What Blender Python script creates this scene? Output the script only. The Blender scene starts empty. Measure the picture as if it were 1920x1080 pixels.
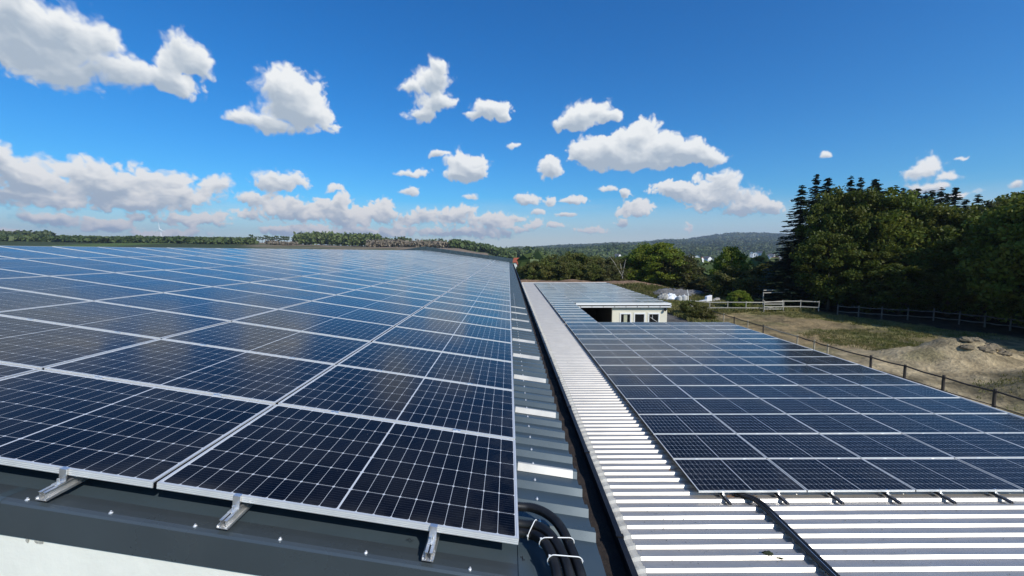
import bpy, math, random
import numpy as np
from mathutils import Vector, Matrix

rnd = random.Random(7)
C = bpy.context.scene.collection
scene = bpy.context.scene

# ------------------------------------------------------------------ camera
F_PX = 782.0
PITCH, YAW = -0.08736, 0.0078
CAM = Vector((-0.0564, -1.8444, 1.3541))
fw = Vector((math.sin(YAW) * math.cos(PITCH), math.cos(YAW) * math.cos(PITCH), math.sin(PITCH)))
rt = Vector((math.cos(YAW), -math.sin(YAW), 0))
up = rt.cross(fw)
cam = bpy.data.cameras.new('camera')
cam.sensor_width = 36.0
cam.lens = 36.0 * F_PX / 1920.0
cam.clip_start = 0.05
cam.clip_end = 20000
camo = bpy.data.objects.new('camera', cam)
C.objects.link(camo)
camo.matrix_world = Matrix(((rt.x, up.x, -fw.x, CAM.x), (rt.y, up.y, -fw.y, CAM.y), (rt.z, up.z, -fw.z, CAM.z), (0, 0, 0, 1)))
scene.camera = camo

# ------------------------------------------------------------------ sun, sky, exposure
SUN = Vector((0.50, -0.60, 0.62)).normalized()
sun = bpy.data.lights.new('sun', 'SUN')
sun.energy = 4.6
sun.angle = math.radians(0.5)
sun.color = (1.0, 0.955, 0.88)
suno = bpy.data.objects.new('sun', sun)
C.objects.link(suno)
suno.rotation_euler = (-SUN).to_track_quat('-Z', 'Y').to_euler()
SUN_EL = math.asin(SUN.z)
SUN_AZ = math.atan2(SUN.x, SUN.y)

scene.view_settings.view_transform = 'Standard'
scene.view_settings.look = 'None'
scene.view_settings.exposure = 0.0
scene.view_settings.gamma = 1.0

world = bpy.data.worlds.new('World')
scene.world = world
world.use_nodes = True


class NT:
    """small helper for writing node trees"""
    def __init__(self, tree):
        self.t = tree
        self.n = tree.nodes
        self.l = tree.links

    def new(self, kind, **kw):
        n = self.n.new(kind)
        for k, v in kw.items():
            setattr(n, k, v)
        return n

    def put(self, sock, v):
        if isinstance(v, bpy.types.NodeSocket):
            self.l.new(v, sock)
        else:
            sock.default_value = v

    def m(self, op, a, b=None, c=None, clamp=False):
        n = self.new('ShaderNodeMath', operation=op)
        n.use_clamp = clamp
        self.put(n.inputs[0], a)
        if b is not None:
            self.put(n.inputs[1], b)
        if c is not None:
            self.put(n.inputs[2], c)
        return n.outputs[0]

    def vm(self, op, a, b=None, scale=None):
        n = self.new('ShaderNodeVectorMath', operation=op)
        self.put(n.inputs[0], a)
        if b is not None:
            self.put(n.inputs[1], b)
        if scale is not None:
            self.put(n.inputs['Scale'], scale)
        return n.outputs['Value'] if op in ('LENGTH', 'DOT_PRODUCT', 'DISTANCE') else n.outputs[0]

    def sep(self, v):
        n = self.new('ShaderNodeSeparateXYZ')
        self.put(n.inputs[0], v)
        return n.outputs[0], n.outputs[1], n.outputs[2]

    def comb(self, x, y, z):
        n = self.new('ShaderNodeCombineXYZ')
        for i, q in enumerate((x, y, z)):
            self.put(n.inputs[i], q)
        return n.outputs[0]

    def noise(self, vec, scale, detail=4, rough=0.55, dist=0.0, out=0):
        n = self.new('ShaderNodeTexNoise')
        self.put(n.inputs['Vector'], vec)
        n.inputs['Scale'].default_value = scale
        n.inputs['Detail'].default_value = detail
        n.inputs['Roughness'].default_value = rough
        n.inputs['Distortion'].default_value = dist
        return n.outputs[out]

    def mix(self, f, a, b, blend='MIX'):
        n = self.new('ShaderNodeMix', data_type='RGBA', blend_type=blend)
        self.put(n.inputs[0], f)
        self.put(n.inputs[6], a)
        self.put(n.inputs[7], b)
        return n.outputs[2]

    def remap(self, v, a, b, c=0.0, d=1.0, smooth=False):
        n = self.new('ShaderNodeMapRange')
        if smooth:
            n.interpolation_type = 'SMOOTHSTEP'
        self.put(n.inputs[0], v)
        for i, q in enumerate((a, b, c, d)):
            self.put(n.inputs[i + 1], q)
        return n.outputs[0]


def pix_dir(u, v):
    return (fw + rt * ((u - 960) / F_PX) + up * ((540 - v) / F_PX)).normalized()


def azel(u, v):
    d = pix_dir(u, v)
    return math.atan2(d.x, d.y), math.asin(d.z)


# cumulus clouds as rounded lobes, in azimuth / elevation on the sky
CLOUDS = [
 (20,30,110,60),(110,60,100,60),(185,62,40,34),(240,132,70,32),(300,145,70,28),(348,98,46,40),(110,125,75,42),(375,118,28,26),(60,90,120,45),(320,110,40,30),
 (545,165,50,36),(562,208,56,36),(500,228,46,20),(450,222,30,15),
 (800,150,36,26),(765,165,24,14),(812,190,40,28),(790,214,32,20),(820,126,18,16),
 (922,212,40,17),(945,225,18,12),(888,219,20,7),
 (1098,213,38,20),(1072,232,32,14),(1138,219,28,12),
 (1190,258,44,34),(1110,284,48,28),(1150,294,60,26),(1235,284,60,28),(1288,288,48,22),(1330,296,36,13),(1200,302,80,20),(1032,316,21,20),
 (1352,345,46,24),(1268,356,56,16),(1400,376,50,24),(1440,390,34,16),(1335,366,70,20),
 (876,312,38,24),(866,328,32,14),(960,271,13,6),(825,290,22,7),(770,325,30,9),(770,360,19,10),(526,340,54,19),(505,352,36,10),(623,356,18,8),(880,368,17,8),
 (15,300,44,32),(60,335,95,44),(165,325,80,36),(210,352,130,38),(300,344,72,32),(345,368,80,26),(398,348,38,20),(90,372,110,24),(260,380,140,20),
 (110,412,70,13),(200,418,90,14),(380,415,76,15),(525,385,62,22),(565,402,66,20),(660,405,60,24),(722,397,28,22),(765,416,42,15),(850,410,56,22),(925,416,60,18),(470,372,30,14),(610,395,40,18),(40,440,90,10),(320,436,90,12),(560,432,90,14),(720,436,120,13),(880,437,110,13),
 (60,408,50,12),(260,405,40,12),(420,408,36,14),(470,402,40,16),(640,382,22,16),(690,400,36,20),(800,408,40,18),(870,398,30,14),(960,412,36,12),(1000,422,30,9),(1110,432,40,7),(1330,380,40,18),(1385,395,40,14),(1250,310,40,10),
 (990,375,28,13),(1030,378,13,12),(1075,379,28,7),(1138,357,18,6),(1170,365,13,9),(1196,393,42,16),(1010,401,15,7),(1064,405,20,5),(1290,427,11,10),(1170,417,14,8),(975,430,26,8),(1045,425,26,6),
 (1745,306,38,26),(1722,326,38,14),(1780,328,30,10),(1545,296,18,8),(1735,350,46,11),(1795,364,40,8),(1902,346,17,8),(1815,296,15,4),
]


def vn(x, y, seed=0):
    xi, yi = np.floor(x).astype(np.int64), np.floor(y).astype(np.int64)
    xf, yf = (x - xi).astype(np.float32), (y - yi).astype(np.float32)
    def h(a, b):
        n = (a * 374761393 + b * 668265263 + seed * 974634777) & 0xffffffff
        n = ((n ^ (n >> 13)) * 1274126177) & 0xffffffff
        return (((n ^ (n >> 16)) & 0xffff) / 65535.0).astype(np.float32)
    u, v = xf * xf * xf * (xf * (xf * 6 - 15) + 10), yf * yf * yf * (yf * (yf * 6 - 15) + 10)
    return (h(xi, yi) * (1 - u) + h(xi + 1, yi) * u) * (1 - v) + (h(xi, yi + 1) * (1 - u) + h(xi + 1, yi + 1) * u) * v


def fb(x, y, o, seed, gain=0.55):
    s, a, t = 0, 1.0, 0
    for i in range(o):
        s = s + a * vn(x * 2 ** i + 17.3 * i, y * 2 ** i + 5.1 * i, seed + i)
        t += a
        a *= gain
    return s / t


def worley(x, y, seed):
    """rounded bumps: 1 at cell centres falling to 0"""
    xi, yi = np.floor(x).astype(np.int64), np.floor(y).astype(np.int64)
    best = np.full(x.shape, 9.0, np.float32)
    for dx in (-1, 0, 1):
        for dy in (-1, 0, 1):
            a, b = xi + dx, yi + dy
            n = (a * 374761393 + b * 668265263 + seed * 974634777) & 0xffffffff
            n = ((n ^ (n >> 13)) * 1274126177) & 0xffffffff
            n = n ^ (n >> 16)
            px = a + (n & 0xff) / 255.0
            py = b + ((n >> 8) & 0xff) / 255.0
            d = (x - px) ** 2 + (y - py) ** 2
            best = np.minimum(best, d.astype(np.float32))
    return 1 - np.clip(np.sqrt(best), 0, 1)


def blur(a, r):
    for ax in (0, 1):
        for _ in range(2):
            k = 2 * r + 1
            p = np.pad(a, [(r + 1, r) if i == ax else (0, 0) for i in (0, 1)], mode='edge')
            c = np.cumsum(p, axis=ax, dtype=np.float64)
            a = ((np.take(c, range(k, c.shape[ax]), ax) - np.take(c, range(0, c.shape[ax] - k), ax)) / k).astype(np.float32)
    return a


AZ0, AZ1, EL0, EL1 = -0.96, 0.96, -0.01, 0.72
CW, CHT = 1760, 670


def paint_clouds():
    az, el = np.meshgrid(np.linspace(AZ0, AZ1, CW), np.linspace(EL0, EL1, CHT))
    # finer billows toward the horizon, where the clouds are farther away
    f = 1.0 / (0.30 + 1.6 * np.clip(el, 0, 0.45))
    near = np.clip((0.22 - el) / 0.16, 0, 1)
    wx = fb(az * 14, el * 14, 4, 3) - 0.5
    wy = fb(az * 14, el * 14, 4, 9) - 0.5
    wx2 = fb(az * 55, el * 55, 3, 13) - 0.5
    wy2 = fb(az * 55, el * 55, 3, 19) - 0.5
    k = 0.036 * (1 - near) + 0.020 * near
    k2 = 0.012 * (1 - near) + 0.009 * near
    X = az + wx * k + wx2 * k2
    Y = el + wy * k * 0.8 + wy2 * k2
    best = np.full(X.shape, 9.0, np.float32)
    soft = np.zeros(X.shape, np.float32)
    for (cx, cy, rx, ry) in CLOUDS:
        a, e = azel(cx, cy)
        ra = abs(azel(cx + rx, cy)[0] - azel(cx - rx, cy)[0]) / 2 * 1.12
        re = abs(azel(cx, cy - ry)[1] - azel(cx, cy + ry)[1]) / 2 * 1.15
        dy = (Y - e) / re
        dy = np.where(dy < 0, dy * 1.12, dy)
        L = np.sqrt(((X - a) / ra) ** 2 + dy ** 2)
        best = np.minimum(best, L)
        soft += np.exp(-2.2 * L * L) * min(1.0, math.sqrt(ra * re) / 0.03)
    blobf = np.clip(1 - best, -1.0, 1) + (0.26 - 0.16 * near) * np.clip(soft, 0, 1.6)
    wa = worley(X * 26, Y * 26, 5) - 0.45
    wb = worley(X * 58, Y * 58, 6) - 0.45
    wc = worley(X * 120, Y * 120, 7) - 0.45
    n1 = fb(X * 20, Y * 20, 6, 31, 0.6) - 0.5
    n2 = fb(X * 48, Y * 48, 5, 37, 0.6) - 0.5
    wd = worley(X * 230, Y * 230, 8) - 0.45
    big = wa * 0.52 + wb * 0.34 + wc * 0.22 + wd * 0.10 + n1 * 0.85
    fine = wb * 0.40 + wc * 0.36 + wd * 0.20 + n2 * 0.95
    tex = big * (1 - near) + fine * near
    D = blobf + tex * (0.85 + 0.35 * near) - 0.08 - 0.12 * near
    edge = 0.16 + 0.85 * fb(az * 8, el * 8, 3, 77) ** 1.8
    t = np.clip(D / edge, 0, 1)
    alpha = t * t * (3 - 2 * t)
    # relief for the light: thick rounded heads, lit from the upper right and from the viewer's side
    Hh = np.sqrt(np.clip(D, 0, 1.4)) + tex * 0.42
    H1, H2, H3 = blur(Hh, 2), blur(Hh, 7), blur(Hh, 18)
    lx, ly = 0.35, 0.94
    s = 0
    for Hb, w in ((H1, 2.2), (H2, 5.0), (H3, 9.0)):
        gy, gx = np.gradient(Hb)
        s = s - (gx * lx + gy * ly) * w
    base = 0.80 + s * 1.25
    # flat shaded undersides: how much cloud lies above within a short distance
    up_ = np.zeros_like(D)
    C0 = np.clip(D, 0, 1)
    for q in (6, 12, 20, 30):
        up_ += np.roll(C0, -q, axis=0)
    base = base - 0.17 * np.clip(up_ - 0.5, 0, 3) + 0.10 * (1 - np.clip(D, 0, 1))
    patch = (fb(X * 17 + 3, Y * 30, 5, 91, 0.62) - 0.5) * (1 - near) * 1.2
    patch = patch + (fb(X * 24 + 3, Y * 52, 5, 93, 0.62) - 0.5) * near * 2.6 + (wb - 0.05) * near * 0.5
    base = base + patch * np.clip(D * 1.5, 0, 1)
    lit = np.clip(base, 0, 1)
    # thin far veil of merged cloud just above the horizon
    veil = np.clip((0.125 - el) / 0.09, 0, 1) * np.clip((fb(az * 5 + 8, el * 38, 5, 55) - 0.36) * 2.6, 0, 1) * 0.75
    veil = np.maximum(veil, np.clip((0.115 - el) / 0.09, 0, 1) * 0.74)
    lit = np.where(alpha > 0.02, lit * alpha / np.maximum(alpha, veil) + 0.78 * np.clip(1 - alpha / np.maximum(veil, 1e-3), 0, 1), 0.78)
    lit = np.clip(lit, 0, 1)
    alpha = np.maximum(alpha, veil)
    return alpha.astype(np.float32), lit.astype(np.float32)


def build_world():
    N = NT(world.node_tree)
    world.node_tree.nodes.clear()
    out = N.new('ShaderNodeOutputWorld')
    bg = N.new('ShaderNodeBackground')
    N.l.new(bg.outputs[0], out.inputs[0])
    sky = N.new('ShaderNodeTexSky', sky_type='NISHITA')
    sky.sun_disc = False
    sky.sun_elevation = SUN_EL
    sky.sun_rotation = SUN_AZ
    sky.air_density = 1.0
    sky.dust_density = 0.3
    sky.ozone_density = 4.0
    tc = N.new('ShaderNodeTexCoord')
    x, y, z = N.sep(tc.outputs['Generated'])
    az = N.m('ARCTAN2', x, y)
    el = N.m('ARCSINE', z)
    # the painted cumulus field, computed above, laid on the sky by bearing and height
    A, L = paint_clouds()
    img = bpy.data.images.new('cumulus', CW, CHT, float_buffer=True, is_data=True)
    px = np.zeros((CHT, CW, 4), np.float32)
    px[..., 0], px[..., 1], px[..., 3] = A, L, 1
    img.pixels.foreach_set(px.ravel())
    img.pack()
    it = N.new('ShaderNodeTexImage')
    it.image = img
    it.extension = 'CLIP'
    it.interpolation = 'Cubic'
    N.l.new(N.comb(N.remap(az, AZ0, AZ1), N.remap(el, EL0, EL1), 0.0), it.inputs['Vector'])
    it_v = N.comb(N.m('DIVIDE', N.m('SUBTRACT', az, AZ0), AZ1 - AZ0), N.m('DIVIDE', N.m('SUBTRACT', el, EL0), EL1 - EL0), 0.0)
    N.l.new(it_v, it.inputs['Vector'])
    r, g, _ = N.sep(it.outputs['Color'])
    p = N.comb(az, el, 0.0)
    far = N.noise(p, 3.4, 6, 0.6)
    inside = N.m('MULTIPLY', N.m('LESS_THAN', N.m('ABSOLUTE', az), AZ1 - 0.02), N.m('LESS_THAN', el, EL1 - 0.02))
    fa = N.m('MULTIPLY', N.remap(far, 0.53, 0.66, smooth=True), N.m('SUBTRACT', 1.0, inside))
    fa = N.m('MULTIPLY', fa, N.remap(el, 0.0, 0.1))
    alpha = N.m('MAXIMUM', N.m('MULTIPLY', r, N.m('GREATER_THAN', y, 0.0)), fa)
    lit = N.m('MAXIMUM', g, N.m('MULTIPLY', fa, 0.7))
    grey = N.mix(N.remap(el, 0.0, 0.30), GREY0, GREY1)
    white = N.mix(N.remap(el, 0.02, 0.16), WHITE0, WHITE1)
    ccol = N.mix(lit, grey, white)
    hs = N.new('ShaderNodeHueSaturation')
    N.l.new(sky.outputs[0], hs.inputs['Color'])
    hs.inputs['Saturation'].default_value = SKY_SAT
    hs.inputs['Value'].default_value = 1.0
    skyc = N.mix(1.0, hs.outputs[0], SKY_MUL, 'MULTIPLY')
    col = N.mix(alpha, skyc, ccol)
    N.l.new(col, bg.inputs['Color'])
    bg.inputs['Strength'].default_value = 0.10
    world.cycles.sampling_method = 'MANUAL'
    world.cycles.sample_map_resolution = 1024


SKY_SAT = 1.36
SKY_MUL = (0.48, 1.20, 1.44, 1)
GREY0, GREY1 = (4.2, 4.9, 5.7, 1), (4.3, 5.1, 6.0, 1)
WHITE0, WHITE1 = (9.6, 8.9, 8.1, 1), (9.4, 9.6, 9.6, 1)
build_world()

# ------------------------------------------------------------------ object helpers
def tag(o, label=None, cat=None, group=None, kind=None):
    if label: o['label'] = label
    if cat: o['category'] = cat
    if group: o['group'] = group
    if kind: o['kind'] = kind
    return o


def empty(name, label, cat, loc=(0, 0, 0), group=None, rz=0):
    o = bpy.data.objects.new(name, None)
    o.empty_display_size = 0.2
    o.location = loc
    o.rotation_euler = (0, 0, rz)
    C.objects.link(o)
    return tag(o, label, cat, group)


def link(name, me, parent=None, world_space=True):
    """world_space: mesh coordinates are world coordinates, so undo the parent's own place"""
    o = bpy.data.objects.new(name, me)
    C.objects.link(o)
    if parent is not None:
        o.parent = parent
        if world_space and parent.data is None:
            L = Matrix.Translation(parent.location) @ parent.rotation_euler.to_matrix().to_4x4()
            o.matrix_parent_inverse = L.inverted()
    return o


def copy_tree(o, parent=None):
    c = o.copy()
    C.objects.link(c)
    if parent is not None:
        c.parent = parent
    for ch in list(o.children):
        copy_tree(ch, c)
    return c


class MB:
    def __init__(self):
        self.v, self.f, self.uv = [], [], []
        self.smooth = False

    def quad(self, a, b, c, d, uv=None):
        n = len(self.v)
        self.v += [tuple(a), tuple(b), tuple(c), tuple(d)]
        self.f.append((n, n + 1, n + 2, n + 3))
        self.uv += list(uv) if uv else [(0, 0)] * 4

    def poly(self, pts):
        n = len(self.v)
        self.v += [tuple(p) for p in pts]
        self.f.append(tuple(range(n, n + len(pts))))
        self.uv += [(0, 0)] * len(pts)

    def box(self, lo, hi, T=None):
        x0, y0, z0 = lo
        x1, y1, z1 = hi
        P = [(x0, y0, z0), (x1, y0, z0), (x1, y1, z0), (x0, y1, z0), (x0, y0, z1), (x1, y0, z1), (x1, y1, z1), (x0, y1, z1)]
        if T: P = [tuple(T(*p)) for p in P]
        n = len(self.v)
        self.v += P
        for f in ((0, 3, 2, 1), (4, 5, 6, 7), (0, 1, 5, 4), (1, 2, 6, 5), (2, 3, 7, 6), (3, 0, 4, 7)):
            self.f.append(tuple(n + i for i in f))
            self.uv += [(0, 0)] * 4
        return self

    def bar(self, a, b, r0, r1=None, seg=8, cap=True):
        a, b = Vector(a), Vector(b)
        return self.tube([a, b], [r0, r0 if r1 is None else r1], seg, cap)

    def tube(self, pts, rad, seg=10, cap=True):
        pts = [Vector(p) for p in pts]
        if not hasattr(rad, '__len__'): rad = [rad] * len(pts)
        n0 = len(self.v)
        t = (pts[1] - pts[0]).normalized()
        ref = Vector((0, 0, 1)) if abs(t.z) < 0.9 else Vector((1, 0, 0))
        nrm = (ref - t * ref.dot(t)).normalized()
        for i, p in enumerate(pts):
            if 0 < i < len(pts) - 1: t = (pts[i + 1] - pts[i - 1]).normalized()
            elif i: t = (pts[i] - pts[i - 1]).normalized()
            nrm = (nrm - t * nrm.dot(t)).normalized()
            b = t.cross(nrm)
            for k in range(seg):
                a = 2 * math.pi * k / seg
                self.v.append(tuple(p + (nrm * math.cos(a) + b * math.sin(a)) * rad[i]))
        for i in range(len(pts) - 1):
            for k in range(seg):
                k2 = (k + 1) % seg
                self.f.append((n0 + i * seg + k, n0 + i * seg + k2, n0 + (i + 1) * seg + k2, n0 + (i + 1) * seg + k))
                self.uv += [(0, 0)] * 4
        if cap:
            self.f.append(tuple(n0 + k for k in reversed(range(seg))))
            self.uv += [(0, 0)] * seg
            e = n0 + (len(pts) - 1) * seg
            self.f.append(tuple(e + k for k in range(seg)))
            self.uv += [(0, 0)] * seg
        return self

    def mesh(self, name, mat, smooth=False):
        me = bpy.data.meshes.new(name)
        me.from_pydata(self.v, [], self.f)
        uvl = me.uv_layers.new(name='UVMap')
        uvl.data.foreach_set('uv', np.array(self.uv, dtype=np.float32).ravel())
        me.materials.append(mat)
        if smooth:
            me.polygons.foreach_set('use_smooth', [True] * len(me.polygons))
        me.update()
        return me

    def build(self, name, mat, parent=None, smooth=False, bevel=0, ws=True):
        o = link(name, self.mesh(name, mat, smooth), parent, ws)
        if bevel:
            b = o.modifiers.new('bevel', 'BEVEL')
            b.width = bevel
            b.segments = 2
            b.limit_method = 'ANGLE'
        return o


def material(name, fn):
    m = bpy.data.materials.new(name)
    m.use_nodes = True
    m.node_tree.nodes.clear()
    N = NT(m.node_tree)
    out = N.new('ShaderNodeOutputMaterial')
    b = N.new('ShaderNodeBsdfPrincipled')
    N.l.new(b.outputs[0], out.inputs[0])
    fn(N, b, out)
    return m


def bump(N, b, h, strength=0.3, dist=0.01):
    n = N.new('ShaderNodeBump')
    n.inputs['Strength'].default_value = strength
    n.inputs['Distance'].default_value = dist
    N.put(n.inputs['Height'], h)
    N.l.new(n.outputs[0], b.inputs['Normal'])


def simple(name, col, rough=0.5, metal=0.0, var=0.15, scale=6.0, bmp=0.0, spec=0.5, stain=None, coord='Object'):
    def fn(N, b, out):
        tc = N.new('ShaderNodeTexCoord')
        p = tc.outputs[coord]
        n = N.noise(p, scale, 6, 0.6)
        f = N.remap(n, 0.3, 0.7, 1 - var, 1 + var)
        c = N.mix(1.0, (*col, 1), N.comb(f, f, f), 'MULTIPLY')
        if stain:
            sc, amt, scol = stain
            s = N.remap(N.noise(p, sc, 7, 0.65), 0.52, 0.72, 0, amt)
            c = N.mix(s, c, (*scol, 1))
        N.l.new(c, b.inputs['Base Color'])
        N.put(b.inputs['Roughness'], N.remap(n, 0.3, 0.7, rough * 0.85, min(1, rough * 1.2)))
        b.inputs['Metallic'].default_value = metal
        b.inputs['Specular IOR Level'].default_value = spec
        if bmp:
            bump(N, b, N.noise(p, scale * 4, 6, 0.6), bmp)
    return material(name, fn)


# ------------------------------------------------------------------ materials
def fn_cells(N, b, out):
    uvn = N.new('ShaderNodeUVMap')
    uvn.uv_map = 'UVMap'
    u, v, _ = N.sep(uvn.outputs[0])
    PU, PV = 0.0857, 0.1682
    uu = N.m('SUBTRACT', N.m('ABSOLUTE', N.m('SUBTRACT', u, 0.8775)), 0.0042)
    vv = N.m('SUBTRACT', v, 0.0134)
    fu = N.m('MULTIPLY', N.m('PINGPONG', uu, PU / 2), 1.0)
    fv = N.m('MULTIPLY', N.m('PINGPONG', vv, PV / 2), 1.0)
    lu = N.m('LESS_THAN', fu, 0.0010)
    lv = N.m('LESS_THAN', fv, 0.0011)
    dia = N.m('LESS_THAN', N.m('ADD', fu, fv), 0.0085)
    mid = N.m('LESS_THAN', uu, 0.0)
    ed = N.m('MAXIMUM', N.m('GREATER_THAN', uu, 0.8575), N.m('MAXIMUM', N.m('LESS_THAN', vv, 0.0), N.m('GREATER_THAN', vv, 1.0092)))
    line = N.m('MAXIMUM', N.m('MAXIMUM', lu, lv), N.m('MAXIMUM', N.m('MAXIMUM', dia, mid), ed))
    bus = N.m('LESS_THAN', N.m('PINGPONG', N.m('ADD', vv, 0.0093), 0.00933), 0.0006)
    oi = N.new('ShaderNodeObjectInfo')
    geo = N.new('ShaderNodeNewGeometry')
    # per-cell and per-panel tone
    ci = N.m('FLOOR', N.m('DIVIDE', uu, PU))
    cj = N.m('FLOOR', N.m('DIVIDE', vv, PV))
    wn = N.new('ShaderNodeTexWhiteNoise')
    N.l.new(N.comb(ci, cj, oi.outputs['Random']), wn.inputs['Vector'])
    tone = N.remap(wn.outputs['Value'], 0, 1, 0.75, 1.25)
    pt = N.remap(oi.outputs['Random'], 0, 1, 0.75, 1.3)
    tone = N.m('MULTIPLY', tone, pt)
    cell = N.mix(1.0, (0.0016, 0.0022, 0.0062, 1), N.comb(tone, tone, tone), 'MULTIPLY')
    c = N.mix(N.m('MULTIPLY', bus, 0.24), cell, (0.16, 0.17, 0.20, 1))
    c = N.mix(line, c, (0.56, 0.58, 0.60, 1))
    # a thin film of dust, thicker toward the lower edge and in drifts
    d = N.noise(geo.outputs['Position'], 1.3, 8, 0.65)
    dust = N.remap(d, 0.42, 0.75, 0.0, 0.035)
    low = N.m('MULTIPLY', N.remap(v, 0.10, 0.012, 0.0, 0.06, smooth=True), N.remap(N.noise(geo.outputs['Position'], 5, 5, .6), 0.4, 0.7))
    end = N.m('MULTIPLY', N.remap(u, 1.35, 1.74, 0.0, 0.055, smooth=True), N.remap(N.noise(geo.outputs['Position'], 2.6, 6, .65), 0.45, 0.65))
    spots = N.remap(N.noise(geo.outputs['Position'], 38, 3, 0.6), 0.735, 0.75, 0.0, 0.35)
    spots = N.m('MULTIPLY', spots, N.m('GREATER_THAN', N.noise(geo.outputs['Position'], 0.8, 2, 0.5), 0.55))
    c = N.mix(N.m('ADD', N.m('ADD', dust, spots), N.m('ADD', low, end), clamp=True), c, (0.34, 0.32, 0.28, 1))
    N.l.new(c, b.inputs['Base Color'])
    N.put(b.inputs['Roughness'], N.remap(d, 0.3, 0.7, 0.10, 0.19))
    b.inputs['IOR'].default_value = 1.22
    b.inputs['Sheen Weight'].default_value = 0.05
    b.inputs['Sheen Roughness'].default_value = 0.30
    b.inputs['Sheen Tint'].default_value = (0.95, 0.97, 1.0, 1)


M_cells = material('solar_cells_under_glass', fn_cells)


def fn_alu(N, b, out):
    tc = N.new('ShaderNodeTexCoord')
    n = N.noise(tc.outputs['Object'], 9, 6, 0.6)
    c = N.mix(n, (0.66, 0.66, 0.65, 1), (0.80, 0.80, 0.78, 1))
    N.l.new(c, b.inputs['Base Color'])
    b.inputs['Metallic'].default_value = 0.42
    N.put(b.inputs['Roughness'], N.remap(n, 0.3, 0.7, 0.38, 0.5))


M_alu = material('anodised_aluminium', fn_alu)
M_rail = simple('mill_aluminium', (0.80, 0.80, 0.79), 0.30, 0.85, 0.12, 14)
M_raildark = simple('dull_grey_rail', (0.20, 0.205, 0.22), 0.45, 0.8, 0.12, 14)
M_lap = simple('pale_metal_lap', (0.50, 0.49, 0.45), 0.42, 0.30, 0.10, 5)
M_dark = simple('anthracite_coated_steel', (0.064, 0.090, 0.105), 0.30, 0.25, 0.10, 1.5, 0.02, stain=(2.2, 0.25, (0.11, 0.12, 0.12)), coord='Object')
M_verge = simple('anthracite_flashing', (0.078, 0.097, 0.108), 0.27, 0.40, 0.10, 1.2, 0.03, stain=(1.6, 0.25, (0.12, 0.13, 0.13)))
M_black = simple('black_gap_shade', (0.012, 0.012, 0.014), 0.42, 0.2, 0.25, 3, stain=(5, 0.3, (0.05, 0.04, 0.035)))
M_rust = simple('leaf_litter_in_gutter', (0.020, 0.014, 0.011), 0.95, 0.0, 0.6, 25, 0.8, stain=(16, 0.4, (0.09, 0.06, 0.04)))
M_plaster = simple('cream_render', (0.84, 0.82, 0.72), 0.9, 0, 0.05, 2.2, 0.35, stain=(1.4, 0.25, (0.55, 0.53, 0.47)))
M_wingwall = simple('cream_painted_wall', (0.70, 0.66, 0.53), 0.85, 0, 0.06, 1.2, 0.1, stain=(1.1, 0.3, (0.52, 0.48, 0.38)))
M_white = simple('white_painted_metal', (0.80, 0.80, 0.78), 0.45, 0, 0.06, 3, stain=(3, 0.3, (0.55, 0.50, 0.42)))
M_interior = simple('dark_stable_interior', (0.02, 0.018, 0.015), 0.9)
M_hose = simple('black_corrugated_plastic', (0.012, 0.012, 0.012), 0.40, 0, 0.2, 10, 0.0, 0.5, stain=(18, 0.12, (0.10, 0.10, 0.09)))
M_tie = simple('white_nylon', (0.78, 0.78, 0.75), 0.45)
M_screw = simple('screw_zinc', (0.80, 0.80, 0.80), 0.3, 0.6)
M_ink = simple('marker_ink', (0.008, 0.008, 0.01), 0.6)
M_glassdark = simple('window_glass', (0.010, 0.011, 0.012), 0.06, 0, 0.1, 3)
M_curtain = simple('pale_curtain', (0.42, 0.42, 0.30), 0.9)
M_bark = simple('bark', (0.075, 0.058, 0.042), 0.95, 0, 0.35, 12, 0.6)
M_birch = simple('pale_dead_wood', (0.36, 0.33, 0.28), 0.9, 0, 0.25, 12, 0.3)
M_fencewood = simple('whitewashed_fence_wood', (0.40, 0.38, 0.33), 0.85, 0, 0.2, 4, 0.2, stain=(4, 0.5, (0.20, 0.18, 0.14)))
M_darkwood = simple('dark_weathered_wood', (0.045, 0.036, 0.030), 0.9, 0, 0.3, 5, 0.3)
M_paleend = simple('bleached_post_wood', (0.38, 0.32, 0.23), 0.9, 0, 0.2, 5, 0.2)
M_darkpale = simple('old_pale_wood', (0.12, 0.10, 0.08), 0.9, 0, 0.4, 3, 0.2)
M_tarp = simple('white_plastic_sheet', (0.80, 0.81, 0.82), 0.35, 0, 0.05, 2, 0.1)
M_dull = simple('dull_white_plastic', (0.50, 0.50, 0.48), 0.5, 0, 0.15, 3)
M_gravel = simple('grey_gravel', (0.13, 0.13, 0.135), 0.95, 0, 0.45, 4, 0.9)
M_moss = simple('moss', (0.022, 0.030, 0.012), 0.95, 0, 0.5, 40, 0.9)
M_leafdead = simple('dry_leaf', (0.22, 0.11, 0.05), 0.9, 0, 0.4, 20)
M_redroof = simple('red_clay_tiles', (0.33, 0.075, 0.035), 0.85, 0, 0.2, 1.0)
M_greyroof = simple('grey_slate_roof', (0.10, 0.10, 0.11), 0.8, 0, 0.2, 1.0)
M_housewhite = simple('white_render_house', (0.80, 0.79, 0.76), 0.9, 0, 0.05, 0.3)
M_housedark = simple('dark_window', (0.03, 0.035, 0.04), 0.2)


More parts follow.
